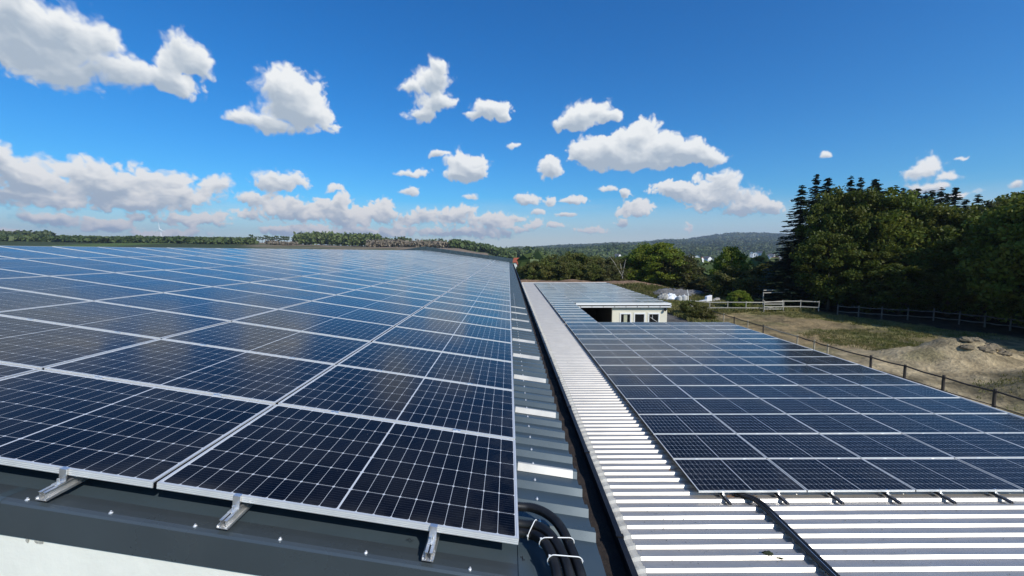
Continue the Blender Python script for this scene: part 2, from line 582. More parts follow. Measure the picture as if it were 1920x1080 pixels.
def fn_lowroof(N, b, out):
    geo = N.new('ShaderNodeNewGeometry')
    p = geo.outputs['Position']
    n = N.noise(p, 1.6, 7, 0.6)
    px, py, pz = N.sep(p)
    ps = N.comb(N.m('MULTIPLY', px, 0.5), N.m('MULTIPLY', py, 3.0), pz)
    n2 = N.noise(ps, 3.0, 8, 0.65)
    c = N.mix(N.remap(n, 0.3, 0.7), (0.47, 0.445, 0.405, 1), (0.55, 0.52, 0.475, 1))
    c = N.mix(N.remap(n2, 0.52, 0.75, 0.0, 0.5), c, (0.30, 0.295, 0.285, 1))
    sp = N.noise(p, 14, 4, 0.6)
    c = N.mix(N.remap(sp, 0.70, 0.76, 0.0, 0.6), c, (0.10, 0.095, 0.08, 1))
    N.l.new(c, b.inputs['Base Color'])
    b.inputs['Metallic'].default_value = 0.65
    N.put(b.inputs['Roughness'], N.remap(n2, 0.3, 0.7, 0.38, 0.50))


M_low = material('galvanised_trapezoid_sheet', fn_lowroof)
M_lowend = simple('weathered_sheet_end', (0.46, 0.45, 0.42), 0.75, 0.1, 0.2, 5, 0.2, stain=(7, 0.5, (0.24, 0.22, 0.19)))


def leaf_mat(name, c1, c2, c3, trans=0.35, sc=0.55):
    def fn(N, b, out):
        geo = N.new('ShaderNodeNewGeometry')
        oi = N.new('ShaderNodeObjectInfo')
        at = N.new('ShaderNodeAttribute')
        at.attribute_name = 'rnd'
        r = at.outputs['Fac']
        n = N.noise(geo.outputs['Position'], sc, 4, 0.6)
        c = N.mix(r, (*c1, 1), (*c2, 1))
        c = N.mix(N.remap(n, 0.42, 0.66), c, (*c3, 1))
        tone = N.remap(oi.outputs['Random'], 0, 1, 0.75, 1.25)
        c = N.mix(1.0, c, N.comb(tone, tone, N.m('MULTIPLY', tone, 0.95)), 'MULTIPLY')
        N.l.new(c, b.inputs['Base Color'])
        b.inputs['Roughness'].default_value = 0.55
        b.inputs['Specular IOR Level'].default_value = 0.25
        tr = N.new('ShaderNodeBsdfTranslucent')
        N.l.new(c, tr.inputs[0])
        mx = N.new('ShaderNodeMixShader')
        mx.inputs[0].default_value = trans
        N.l.new(b.outputs[0], mx.inputs[1])
        N.l.new(tr.outputs[0], mx.inputs[2])
        N.l.new(mx.outputs[0], out.inputs[0])
    return material(name, fn)


M_leaf = leaf_mat('broadleaf_foliage', (0.052, 0.086, 0.010), (0.110, 0.140, 0.016), (0.145, 0.150, 0.022))
M_leafbright = leaf_mat('bright_foliage', (0.095, 0.150, 0.016), (0.185, 0.240, 0.026), (0.21, 0.225, 0.034), 0.48)
M_leafdark = leaf_mat('hedge_foliage', (0.075, 0.100, 0.020), (0.145, 0.165, 0.036), (0.18, 0.165, 0.05), 0.45)
M_olive = leaf_mat('olive_foliage', (0.085, 0.098, 0.032), (0.14, 0.15, 0.048), (0.16, 0.14, 0.055), 0.45)
M_needle = leaf_mat('spruce_needles', (0.016, 0.030, 0.014), (0.032, 0.050, 0.022), (0.045, 0.052, 0.022), 0.12)
M_far = leaf_mat('far_wood_foliage', (0.036, 0.064, 0.022), (0.070, 0.105, 0.032), (0.125, 0.150, 0.050), 0.15, 0.006)
M_fardead = leaf_mat('far_dead_wood', (0.16, 0.13, 0.10), (0.22, 0.18, 0.14), (0.19, 0.16, 0.12), 0.1)
M_grass = leaf_mat('weeds', (0.10, 0.125, 0.030), (0.19, 0.19, 0.06), (0.25, 0.21, 0.09), 0.4)


def fn_ground(N, b, out):
    geo = N.new('ShaderNodeNewGeometry')
    p = geo.outputs['Position']
    at = N.new('ShaderNodeAttribute')
    at.attribute_name = 'tint'
    n = N.noise(p, 0.9, 9, 0.68)
    n2 = N.noise(p, 6.0, 6, 0.65)
    f = N.m('MULTIPLY', N.remap(n, 0.3, 0.7, 0.52, 1.45), N.remap(n2, 0.3, 0.7, 0.68, 1.28))
    c = N.mix(1.0, at.outputs['Color'], N.comb(f, f, N.m('MULTIPLY', f, 0.97)), 'MULTIPLY')
    N.l.new(c, b.inputs['Base Color'])
    b.inputs['Roughness'].default_value = 0.95
    b.inputs['Specular IOR Level'].default_value = 0.15
    h = N.m('ADD', N.m('MULTIPLY', n, 1.0), N.m('MULTIPLY', n2, 0.35))
    bump(N, b, h, 0.9, 0.35)


M_ground = material('earth_and_grass', fn_ground)

# ------------------------------------------------------------------ numpy value noise
def vnoise(x, y, seed=0):
    xi, yi = np.floor(x).astype(np.int64), np.floor(y).astype(np.int64)
    xf, yf = x - xi, y - yi
    def h(a, b):
        n = (a * 374761393 + b * 668265263 + seed * 974634777) & 0xffffffff
        n = ((n ^ (n >> 13)) * 1274126177) & 0xffffffff
        return ((n ^ (n >> 16)) & 0xffff) / 65535.0
    u, v = xf * xf * (3 - 2 * xf), yf * yf * (3 - 2 * yf)
    return (h(xi, yi) * (1 - u) + h(xi + 1, yi) * u) * (1 - v) + (h(xi, yi + 1) * (1 - u) + h(xi + 1, yi + 1) * u) * v


def fbm(x, y, o=5, seed=0):
    s, a, t = 0, 0.5, 0
    for i in range(o):
        s = s + a * vnoise(x * 2 ** i, y * 2 ** i, seed + i)
        t += a
        a *= 0.55
    return s / t


# ------------------------------------------------------------------ terrain
GZ = -5.3
# rows: tangent of bearing -> list of (depth, picture row the land reaches there)
PROF = {
 -1.30: [(85, -5.3), (200, -4), (430, 12.0), (600, 20), (900, 16), (1500, 10), (3000, 10), (6500, 10)],
 -0.90: [(85, -5.3), (200, -3), (430, 10.0), (600, 16), (900, 12), (1500, 10), (3000, 10), (6500, 10)],
 -0.62: [(85, -5.3), (200, -2), (430, 9.0), (600, 14.5), (900, 12), (1500, 8), (3000, 10), (6500, 10)],
 -0.50: [(85, -5.3), (200, -2), (380, 6.2), (600, 11.0), (900, 8), (1500, 5), (3000, 10), (6500, 10)],
 -0.30: [(85, -5.3), (200, -2), (380, 5.4), (600, 8.0), (900, 6), (1500, 5), (3000, 10), (6500, 10)],
 -0.13: [(85, -5.3), (200, -3), (380, 4.4), (600, 6.0), (900, 4), (1500, 0), (3000, 5), (6500, 5)],
 -0.06: [(85, -5.3), (200, -5), (380, 0.6), (560, 1.0), (900, 0), (1500, -4), (3000, 5), (6500, 5)],
 -0.01: [(85, -5.3), (200, -9), (350, -9.5), (540, -3.4), (900, -4), (1500, -4), (3000, 6), (6500, 5)],
  0.05: [(85, -5.6), (200, -13), (350, -11.5), (540, -6.5), (800, -5), (1500, -1), (3200, 10), (6500, 5)],
  0.12: [(85, -5.8), (200, -16), (400, -22), (700, -14), (1100, -2.5), (1500, -4), (3400, 30), (6500, 5)],
  0.28: [(85, -6.0), (200, -18), (400, -27), (700, -20), (1150, 8), (1500, 6), (3500, 62), (6500, 20)],
  0.40: [(85, -6.0), (200, -18), (400, -30), (700, -27), (1200, -6), (1700, 14), (3600, 96), (6500, 40)],
  0.55: [(85, -6.0), (200, -18), (400, -30), (700, -28), (1200, -8), (1700, 22), (3600, 142), (6500, 60)],
  0.66: [(85, -6.0), (200, -18), (400, -30), (700, -28), (1200, -4), (1700, 24), (3600, 138), (6500, 60)],
  0.90: [(85, -6.0), (200, -14), (400, -24), (700, -22), (1200, 0), (1700, 30), (3600, 130), (6500, 60)],
  1.40: [(85, -5.3), (200, -5), (400, -5), (700, 0), (1200, 10), (1700, 40), (3600, 120), (6500, 60)],
}
KEYS = sorted(PROF)


def terrain(x, y):
    x = np.asarray(x, dtype=float)
    y = np.asarray(y, dtype=float)
    D = np.maximum(y - CAM.y, 1e-3)
    ang = np.clip((x - CAM.x) / np.maximum(D, 1.0), KEYS[0], KEYS[-1])
    prof = []
    for k in KEYS:
        d, z = zip(*PROF[k])
        prof.append(np.interp(D, (0, 60) + d, (GZ, GZ) + z))
    prof = np.array(prof)
    idx = np.clip(np.searchsorted(KEYS, ang, side='right') - 1, 0, len(KEYS) - 2)
    k0 = np.array(KEYS)[idx]
    k1 = np.array(KEYS)[idx + 1]
    t = (ang - k0) / (k1 - k0)
    t = t * t * (3 - 2 * t)
    take = lambda i: np.take_along_axis(prof, i[None, ...], axis=0)[0]
    z = take(idx) * (1 - t) + take(idx + 1) * t
    far = np.clip((D - 150) / 2500, 0, 1)
    z = z + far * (fbm(x / 420.0, y / 420.0, 4, 3) - 0.5) * 26 * np.clip((D - 1300) / 1500, 0, 1)
    z = z + np.clip((D - 120) / 300, 0, 1) * (fbm(x / 60.0, y / 60.0, 3, 5) - 0.5) * 2.0
    # earth berm behind the wing
    cy = 63 - 0.10 * (x - 5)
    ridge = np.exp(-((y - cy) / 4.6) ** 2) * np.clip((x + 14) / 8, 0, 1) * np.clip((31 - x) / 12, 0, 1)
    z = z + ridge * (2.25 + 0.5 * (fbm(x / 5.0, y / 5.0, 4, 11) - 0.5) * 2)
    # sand heaps in the paddock
    def heap(px, py, rx, ry, h, s):
        q = ((x - px) / rx) ** 2 + ((y - py) / ry) ** 2
        return np.exp(-q * 1.6) * h * (0.55 + 0.9 * fbm(x * 1.1, y * 1.1, 4, s))
    z = z + heap(27.3, 22.3, 3.4, 2.0, 1.25, 21) + heap(25.6, 23.6, 2.6, 1.6, 0.5, 22)
    z = z + heap(26.8, 17.0, 3.6, 2.4, 0.75, 23) + heap(29.8, 18.4, 3.6, 2.2, 1.15, 24) + heap(24.0, 16.2, 2.0, 1.5, 0.45, 25)
    pad = np.clip((x - 19) / 2, 0, 1) * np.clip((60 - x) / 5, 0, 1) * np.clip((48 - y) / 4, 0, 1)
    z = z + pad * (0.30 * (fbm(x * 0.5, y * 0.5, 3, 31) - 0.5) + 0.26 * (fbm(x * 1.9, y * 1.9, 3, 32) - 0.5))
    z = np.where((y < 55) & (y > -30) & (x < 14) & (x > -26), GZ, z)
    return z


def tz(x, y):
    return float(terrain(np.array([x]), np.array([y]))[0])


def lerp3(a, b, t):
    return a * (1 - t[..., None]) + np.array(b) * t[..., None]


def build_ground():
    def axis(lo, hi, step, far, g):
        v = list(np.arange(lo, hi + 1e-6, step))
        s, q = step, hi
        while q < far:
            s *= g
            q += s
            v.append(q)
        s, q = step, lo
        while q > -far:
            s *= g
            q -= s
            v.insert(0, q)
        return np.array(v)
    xs = axis(13, 52, 0.30, 6600, 1.045)
    ys = axis(8, 72, 0.34, 6600, 1.038)
    X, Y = np.meshgrid(xs, ys)
    Z = terrain(X, Y)
    col = np.zeros(X.shape + (3,)) + np.array((0.075, 0.095, 0.030))
    n1 = fbm(X / 9.0, Y / 9.0, 5, 41)
    n2 = fbm(X / 1.6, Y / 1.6, 5, 42)
    n3 = fbm(X / 90.0, Y / 90.0, 4, 43)
    D = Y - CAM.y
    # yard of compacted gravel between the buildings
    yard = (X > -30) & (X < 17.5 + (n2 - .5) * 2) & (Y < 56) & (Y > -30)
    col[yard] = (0.115, 0.108, 0.10)
    col = lerp3(col, (0.05, 0.065, 0.02), np.clip((X - 17.2) * 1.5, 0, 1) * np.clip((19.3 - X) * 2, 0, 1) * (Y < 56) * (Y > 26))
    # paddock: sand near, thin grass further, trodden strip at the far rail
    pad = (X > 19.0) & (Y < 44.5 + n2) & (Y > -20) & (X < 70)
    sand = np.array((0.41, 0.325, 0.20))
    pc = np.zeros_like(col) + np.array((0.275, 0.205, 0.110))
    gr = np.clip((n1 - 0.36) * 5, 0, 1) * np.clip((Y - 24 - (n2 - .5) * 6) / 5, 0, 1) * np.clip((X - 24) / 4, 0, 1)
    pc = lerp3(pc, (0.205, 0.195, 0.065), gr * 0.85)
    sd = np.clip((27.5 - Y - (X - 27) * 0.15 + (n2 - .5) * 8) / 3, 0, 1)
    pc = pc * (1 - sd[..., None]) + sand * sd[..., None]
    dk = np.clip((n2 - 0.55) * 9, 0, 1)
    pc = lerp3(pc, (0.12, 0.10, 0.06), dk * 0.6)
    dk2 = np.clip((fbm(X / 3.5, Y / 2.0, 4, 71) - 0.56) * 8, 0, 1)
    pc = lerp3(pc, (0.15, 0.14, 0.06), dk2 * 0.55)
    g2 = np.exp(-(((X - 27) / 3.6) ** 2 + ((Y - 16.6) / 1.8) ** 2)) * (n2 > 0.42)
    pc = lerp3(pc, (0.085, 0.085, 0.035), np.clip(g2 * 1.3, 0, 1))
    col = np.where(pad[..., None], pc, col)
    # the grove's shade on the ground, painted in as dark leaf-mould brown
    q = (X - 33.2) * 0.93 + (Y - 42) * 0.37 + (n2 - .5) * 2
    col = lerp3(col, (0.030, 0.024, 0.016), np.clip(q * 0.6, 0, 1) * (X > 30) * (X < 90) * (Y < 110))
    # bare earth berm with weeds on its slopes
    cy = 63 - 0.10 * (X - 5)
    bm = np.exp(-((Y - cy) / 6.0) ** 2) * (X > -16) * (X < 34)
    earth = np.array((0.215, 0.140, 0.092))
    wd = np.clip((n1 - 0.48) * 5 + (cy - 2.6 - Y) * 0.55, 0, 1) * np.clip((X - 10) / 5, 0, 1)
    bc = lerp3(np.zeros_like(col) + earth, (0.10, 0.10, 0.042), wd * 0.9)
    t = np.clip(bm * 2.2, 0, 1)
    col = col * (1 - t[..., None]) + bc * t[..., None]
    # far land
    fm = np.clip((D - 95) / 40, 0, 1)
    meadow = np.clip((n3 - 0.50) * 12, 0, 1)
    ang = (X - CAM.x) / np.maximum(D, 1)
    fc = lerp3(np.zeros_like(col) + np.array((0.045, 0.062, 0.024)), (0.085, 0.13, 0.035), meadow)
    ml = (ang > -0.02) & (ang < 0.075) & (D > 230) & (D < 640)
    fc[ml] = (0.095, 0.165, 0.035)
    br = (ang < -0.05) & (ang > -0.62) & (D > 250) & (D < 620)
    bb = np.clip((fbm(X / 25.0, Y / 25.0, 4, 52) - 0.40) * 5, 0, 1)
    fcb = lerp3(np.zeros_like(col) + np.array((0.10, 0.105, 0.05)), (0.24, 0.175, 0.125), bb)
    fc = np.where(br[..., None], fcb, fc)
    col = np.where((D > 95)[..., None], fc * fm[..., None] + col * (1 - fm[..., None]), col)
    ny, nx = X.shape
    me = bpy.data.meshes.new('ground')
    verts = np.stack([X, Y, Z], -1).reshape(-1, 3)
    i = np.arange(ny * nx).reshape(ny, nx)
    faces = np.stack([i[:-1, :-1], i[:-1, 1:], i[1:, 1:], i[1:, :-1]], -1).reshape(-1, 4)
    me.vertices.add(len(verts))
    me.vertices.foreach_set('co', verts.astype(np.float32).ravel())
    me.loops.add(faces.size)
    me.loops.foreach_set('vertex_index', faces.astype(np.int32).ravel())
    me.polygons.add(len(faces))
    me.polygons.foreach_set('loop_start', (np.arange(len(faces)) * 4).astype(np.int32))
    me.polygons.foreach_set('use_smooth', [True] * len(faces))
    me.update()
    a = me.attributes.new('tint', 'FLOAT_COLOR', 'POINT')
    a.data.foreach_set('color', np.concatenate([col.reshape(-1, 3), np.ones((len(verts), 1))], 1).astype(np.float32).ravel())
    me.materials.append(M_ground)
    o = link('ground', me)
    tag(o, kind='structure')


build_ground()

# ------------------------------------------------------------------ main hall
S1 = 0.1387
cS, sS = math.cos(S1), math.sin(S1)
SK = 0.0737 / 1.7749
RP, CP = 1.058, 1.7749


def ML(s, y, h):
    """point on the big roof: s up the slope from the panels' right edge, y along it, h above the glass"""
    return Vector((-s * cS + h * sS, y + s * SK, s * sS + h * cS))


RIDGE_S = 10.95
ROOFH = -0.098          # crest of the trapezoid ribs below the glass
Y_FAR = 52.4


def rib_profile(y0, y1, pitch, h, crest=0.042, flank=0.030, gy=None):
    """(y, z) points of a trapezoid sheet between y0 and y1"""
    pts = []
    y = y0
    pts.append((y0, -h))
    while y + pitch <= y1 + 1e-6:
        pts += [(y + pitch - crest - 2 * flank, -h), (y + pitch - crest - flank, 0), (y + pitch - flank, 0), (y + pitch, -h)]
        y += pitch
    if y < y1 - 1e-4: pts.append((y1, -h))
    return pts


hall = empty('riding_hall', 'large hall with a dark ribbed roof under the long panel field at left', 'building', (-11, 24, GZ))
PITCH_R = 0.207
prof = rib_profile(0.16, Y_FAR, PITCH_R, 0.036)
m = MB()
for (a, b) in zip(prof[:-1], prof[1:]):
    m.quad(ML(-0.43, a[0], ROOFH + a[1]), ML(-0.43, b[0], ROOFH + b[1]), ML(RIDGE_S, b[0], ROOFH + b[1]), ML(RIDGE_S, a[0], ROOFH + a[1]))
# smooth first bay beside the verge
m.quad(ML(-0.43, -0.06, ROOFH - 0.036), ML(-0.43, 0.16, ROOFH - 0.036), ML(RIDGE_S, 0.16, ROOFH - 0.036), ML(RIDGE_S, -0.06, ROOFH - 0.036))
sheet = m.build('roof_sheet', M_dark, hall)
# other slope
m = MB()
R0 = ML(RIDGE_S, 0, ROOFH)
def OS(t, y, h=0):
    return Vector((R0.x - t * cS, y + RIDGE_S * SK + t * SK, R0.z - t * sS + h))
for (a, b) in zip(prof[:-1], prof[1:]):
    m.quad(OS(0, a[0], a[1]), OS(0, b[0], b[1]), OS(11, b[0], b[1]), OS(11, a[0], a[1]))
m.build('roof_sheet', M_dark, hall)
# ridge cap
m = MB()
a0, a1 = ML(RIDGE_S - 0.12, -0.08, ROOFH + 0.035), ML(RIDGE_S - 0.12, Y_FAR, ROOFH + 0.035)
b0, b1 = ML(RIDGE_S, -0.08, ROOFH + 0.06), ML(RIDGE_S, Y_FAR, ROOFH + 0.06)
c0, c1 = OS(0.2, -0.08, 0.02), OS(0.2, Y_FAR, 0.02)
m.quad(a0, a1, b1, b0)
m.quad(b0, b1, c1, c0)
m.build('ridge_cap', M_verge, hall)
# near verge flashing: flat top, rounded edge, deep fascia
m = MB()
vp = [(0.015, ROOFH - 0.030), (-0.035, ROOFH - 0.022), (-0.080, ROOFH - 0.017), (-0.100, ROOFH - 0.020), (-0.107, ROOFH - 0.030), (-0.109, ROOFH - 0.180), (-0.095, ROOFH - 0.19)]
for (a, b) in zip(vp[:-1], vp[1:]):
    m.quad(ML(0.0, a[0], a[1]), ML(RIDGE_S, a[0], a[1]), ML(RIDGE_S, b[0], b[1]), ML(0.0, b[0], b[1]))
    m.quad(OS(0, a[0], a[1] - ROOFH), OS(11, a[0], a[1] - ROOFH), OS(11, b[0], b[1] - ROOFH), OS(0, b[0], b[1] - ROOFH))
m.quad(ML(0, 0.015, ROOFH - 0.030), ML(0, -0.082, ROOFH - 0.030), ML(0, -0.084, ROOFH - 0.20), ML(0, 0.015, ROOFH - 0.20))
vg = m.build('verge_flashing', M_verge, hall)
# joint of two flashing lengths
m = MB()
for (a, b) in zip(vp[:-2], vp[1:-1]):
    m.quad(ML(2.395, a[0] - 0.0015, a[1] + 0.0015), ML(2.445, a[0] - 0.0015, a[1] + 0.0015), ML(2.445, b[0] - 0.0015, b[1] + 0.0015), ML(2.395, b[0] - 0.0015, b[1] + 0.0015))
m.build('flashing_joint', M_dark, hall)
# corner piece right of the verge flashing
m = MB()
cp = [(0.17, ROOFH - 0.031), (-0.07, ROOFH - 0.031), (-0.20, ROOFH - 0.038), (-0.215, ROOFH - 0.06), (-0.215, ROOFH - 0.30)]
for (a, b) in zip(cp[:-1], cp[1:]):
    m.quad(ML(-0.43, a[0], a[1]), ML(-0.006, a[0], a[1]), ML(-0.006, b[0], b[1]), ML(-0.43, b[0], b[1]))
m.quad(ML(-0.006, -0.07, ROOFH - 0.031), ML(-0.006, -0.20, ROOFH - 0.038), ML(-0.006, -0.21, ROOFH - 0.3), ML(-0.006, -0.07, ROOFH - 0.3))
m.build('corner_flashing', M_dark, hall)
# far verge, standing above the panels
m = MB()
def fv(T, s0, s1, off):
    m.box((s0, Y_FAR - 0.15, -0.5 + off), (s1, Y_FAR + 0.30, 0.47 + off), T)
fv(ML, -0.45, RIDGE_S, 0)
m.box((0, Y_FAR - 0.15, -0.4), (11, Y_FAR + 0.30, 0.60), OS)
m.build('verge_flashing', M_verge, hall)
# paler strips on the rib laps along the eave, one to each sheet
for k in range(0, 48):
    yl = 0.16 + PITCH_R * (4 + 5 * k) - 0.042 - 0.060
    if yl > Y_FAR - 1: break
    m = MB()
    f0, f1 = yl, yl + 0.030
    m.quad(ML(-0.40, f0 - 0.004, ROOFH - 0.034), ML(-0.02, f0 - 0.004, ROOFH - 0.034), ML(-0.02, f1, ROOFH + 0.004), ML(-0.40, f1, ROOFH + 0.004))
    m.quad(ML(-0.40, f1, ROOFH + 0.004), ML(-0.02, f1, ROOFH + 0.004), ML(-0.02, f1 + 0.016, ROOFH + 0.004), ML(-0.40, f1 + 0.016, ROOFH + 0.004))
    if k < 9: m.build('lap_strip', M_lap, hall)

# screws with washers
def screw_mesh():
    m = MB()
    m.tube([(0, 0, -0.002), (0, 0, 0.002), (0, 0, 0.004)], [0.0085, 0.0085, 0.006], 10)
    m.tube([(0, 0, 0.004), (0, 0, 0.010), (0, 0, 0.011)], [0.0042, 0.0042, 0.002], 6)
    return m.mesh('screw', M_screw)
SCREW = screw_mesh()
def screw(p, parent, nrm=(sS, 0, cS), s=1.0):
    o = bpy.data.objects.new('screw', SCREW)
    C.objects.link(o)
    o.parent = parent
    o.location = Vector(p) - parent.location
    o.rotation_euler = Vector(nrm).to_track_quat('Z', 'Y').to_euler()
    o.scale = (s, s, s)
ns = 0
for k in range(1, 62):
    y = 0.16 + PITCH_R * k - 0.051
    screw(ML(-0.125, y, ROOFH + 0.002), hall)
    ns += 1
for s in (0.22, 0.70, 1.10, 1.50, 1.90, 2.30, 2.70, 3.1):
    screw(ML(s, -0.078, ROOFH - 0.016), hall)
for s in (-0.29, -0.325):
    screw(ML(s, 0.105, ROOFH - 0.030), hall)
screw(ML(-0.33, 0.30, ROOFH - 0.03), hall)

# bow-tie marks drawn on the metal
def bow(cx, cy, w, hgt, rot):
    m = MB()
    P = [(-w, -hgt), (w, hgt), (w, -hgt), (-w, hgt)]
    c, s = math.cos(rot), math.sin(rot)
    Q = [(cx + x * c - y * s, cy + x * s + y * c) for x, y in P]
    for i in range(4):
        if i == 1 or i == 3 or i in (0, 2):
            a, b = Q[i], Q[(i + 1) % 4]
            dx, dy = b[0] - a[0], b[1] - a[1]
            L = math.hypot(dx, dy)
            nx, ny = -dy / L * 0.0011, dx / L * 0.0011
            m.quad(ML(a[0] + nx, a[1] + ny, ROOFH - 0.0145 if False else -0.1135), ML(b[0] + nx, b[1] + ny, -0.1135), ML(b[0] - nx, b[1] - ny, -0.1135), ML(a[0] - nx, a[1] - ny, -0.1135))
    return m
# the two marks sit 2 mm above the flashing and the corner piece
for (u, v, h, rot) in ((770, 1012, ROOFH - 0.0145, 0.35), (980, 1047, ROOFH - 0.0285, 1.15)):
    n_ = Vector((sS, 0, cS))
    d_ = fw + rt * ((u - 960) / F_PX) + up * ((540 - v) / F_PX)
    q_ = CAM + d_ * ((h - CAM.dot(n_)) / d_.dot(n_))
    s_ = -(q_.x - h * sS) / cS
    mk = bow(s_, q_.y - s_ * SK, 0.012, 0.0065, rot)
    k_ = h + 0.1135
    mk.v = [(w_[0] + k_ * sS, w_[1], w_[2] + k_ * cS) for w_ in mk.v]
    mk.build('drawn_mark', M_ink, hall)

# gutter with brackets and leaf litter
m = MB()
gx0, gx1 = 0.40, 0.545
gz = -0.205
def gpt(x, y, z): return (x, y, z)
for y0, y1 in ((-0.6, 52.6),):
    m.box((gx1 - 0.004, y0, gz - 0.10), (gx1 + 0.012, y1, gz + 0.005))
    m.box((gx1 - 0.014, y0, gz + 0.005), (gx1 + 0.016, y1, gz + 0.020))
    m.box((gx0 - 0.01, y0, gz - 0.112), (gx1 + 0.012, y1, gz - 0.102))
    m.box((gx0 - 0.02, y0, gz - 0.10), (gx0 - 0.012, y1, gz - 0.03))
gut = m.build('gutter', M_black, hall)
m = MB()
ys = np.arange(-0.6, 52.6, 0.12)
lh = [0.045 + 0.028 * rnd.random() for _ in ys]
for a, b, ha, hb_ in zip(ys[:-1], ys[1:], lh[:-1], lh[1:]):
    m.quad((gx0 - 0.008, a, gz - 0.10 + ha), (gx1 - 0.006, a, gz - 0.10 + ha * 0.6), (gx1 - 0.006, b, gz - 0.10 + hb_ * 0.6), (gx0 - 0.008, b, gz - 0.10 + hb_))
m.build('leaf_litter', M_rust, gut)
for k in range(40):
    y = 0.28 + k * 0.95
    mb = MB().box((gx1 - 0.02, y, gz + 0.021), (gx1 + 0.017, y + 0.022, gz + 0.025))
    mb.box((gx1 + 0.0165, y, gz - 0.10), (gx1 + 0.0205, y + 0.022, gz + 0.025))
    mb.build('gutter_bracket', M_black, gut)

# walls of the hall
m = MB()
w0, w1 = -0.100, 52.3
zt = lambda s: ML(s, 0, ROOFH - 0.20).z
def gable(y, flip):
    P = [(0.30, y, GZ - 0.3), (0.30, y, -0.235), (ML(RIDGE_S, 0, 0).x, y, ML(RIDGE_S, 0, ROOFH - 0.05).z), (-21.9, y, -0.36), (-21.9, y, GZ - 0.3)]
    P = [(p[0], p[1] + (-p[0]) * SK, p[2]) for p in P]
    m.poly(P if flip else P[::-1])
gable(w0, False); gable(w1, True)
m.quad((0.30, w0, GZ - 0.3), (0.30, w1, GZ - 0.3), (0.30, w1, -0.42), (0.30, w0, -0.42))
m.quad((-21.9, w0 + .9, GZ - 0.3), (-21.9, w0 + .9, -0.36), (-21.9, w1 + .9, -0.36), (-21.9, w1 + .9, GZ - 0.3))
m.build('wall', M_plaster, hall)
# broken render where the flashing meets the wall
M_chip = simple('chipped_render', (0.50, 0.48, 0.41), 0.95, 0, 0.3, 30, 0.6)
for (sx, hh, w_, ht) in ((2.265, -0.292, 0.016, 0.014), (2.21, -0.292, 0.045, 0.012)):
    m = MB()
    P = []
    for k in range(12):
        a = 2 * math.pi * k / 12
        r = 0.75 + 0.35 * rnd.random()
        q = ML(sx + math.cos(a) * w_ * r * 0.5, 0, hh + math.sin(a) * ht * r)
        P.append((q.x, w0 + (-q.x) * SK - 0.003, q.z))
    m.poly(P)
    m.build('wall_chip', M_chip, hall)

# ------------------------------------------------------------------ solar panels
PW, PH, FT = 1.755, 1.036, 0.032


def panel_meshes(shear):
    sx = lambda x, y, z: (x, y + (x * shear), z)
    fr = MB()
    t = 0.011
    for lo, hi in (((0, 0, -FT), (PW, t, 0)), ((0, PH - t, -FT), (PW, PH, 0)), ((0, t, -FT), (t, PH - t, 0)), ((PW - t, t, -FT), (PW, PH - t, 0))):
        fr.box(lo, hi, sx)
    # shallow grooves of the extrusion, standing proud on the outer faces
    for z in (-0.010, -0.019, -0.028):
        fr.box((0, -0.0012, z - 0.002), (PW, 0.0, z + 0.002), sx)
    gl = MB()
    z = -0.0022
    P = [(t, t), (PW - t, t), (PW - t, PH - t), (t, PH - t)]
    gl.quad(*[sx(x, y, z) for x, y in P], uv=P)
    bk = [sx(x, y, -0.006) for x, y in P]
    gl.quad(*bk[::-1], uv=[(0.001, 0.001)] * 4)
    cl = MB().box((-0.0, -0.011, -0.004), (0.055, 0.011, 0.0045)).box((0.020, -0.006, 0.0045), (0.034, 0.006, 0.010))
    es = MB()  # black strip on the short end paints in the shade of the seam gap
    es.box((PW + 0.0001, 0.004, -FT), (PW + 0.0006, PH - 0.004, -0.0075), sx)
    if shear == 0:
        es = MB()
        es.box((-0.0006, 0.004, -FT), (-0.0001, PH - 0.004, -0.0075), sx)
    return fr, gl, cl, es


MESH = {}
for key, sh in (('hall', -SK), ('low', 0.0)):
    fr, gl, cl, es = panel_meshes(sh)
    MESH[key] = (fr.mesh('frame', M_alu), gl.mesh('cell_sheet', M_cells), cl.mesh('clamp', M_rail), fr, gl, es.mesh('gap_shade_strip', M_black))

cand = []   # (area, key, matrix, label, group, clamps)
def ordn(n):
    return f"{n}{'th' if 10 <= n % 100 <= 20 else {1: 'st', 2: 'nd', 3: 'rd'}.get(n % 10, 'th')}"


def proj_area(P):
    q = []
    for p in P:
        d = Vector(p) - CAM
        w = d.dot(fw)
        if w < 0.2: return 0
        q.append((d.dot(rt) / w * F_PX + 960, 540 - d.dot(up) / w * F_PX))
    if all(a[0] < 0 for a in q) or all(a[0] > 1920 for a in q) or all(a[1] > 1080 for a in q): return 0
    q = [(min(max(a, 0), 1920), min(max(b, 0), 1080)) for a, b in q]
    return abs(sum(q[i][0] * q[(i + 1) % 4][1] - q[(i + 1) % 4][0] * q[i][1] for i in range(4))) / 2


def mat_from(o, ex, ey, ez):
    return Matrix(((ex.x, ey.x, ez.x, o.x), (ex.y, ey.y, ez.y, o.y), (ex.z, ey.z, ez.z, o.z), (0, 0, 0, 1)))


def add_panel(key, o, ex, ey, label, group, clamps):
    ez = ex.cross(ey).normalized()
    M = mat_from(o, ex, ey, ez)
    sh = -SK if key == 'hall' else 0
    P = [M @ Vector((x, y + x * sh, 0)) for x, y in ((0, 0), (PW, 0), (PW, PH), (0, PH))]
    cand.append([proj_area(P), key, M, label, group, clamps])


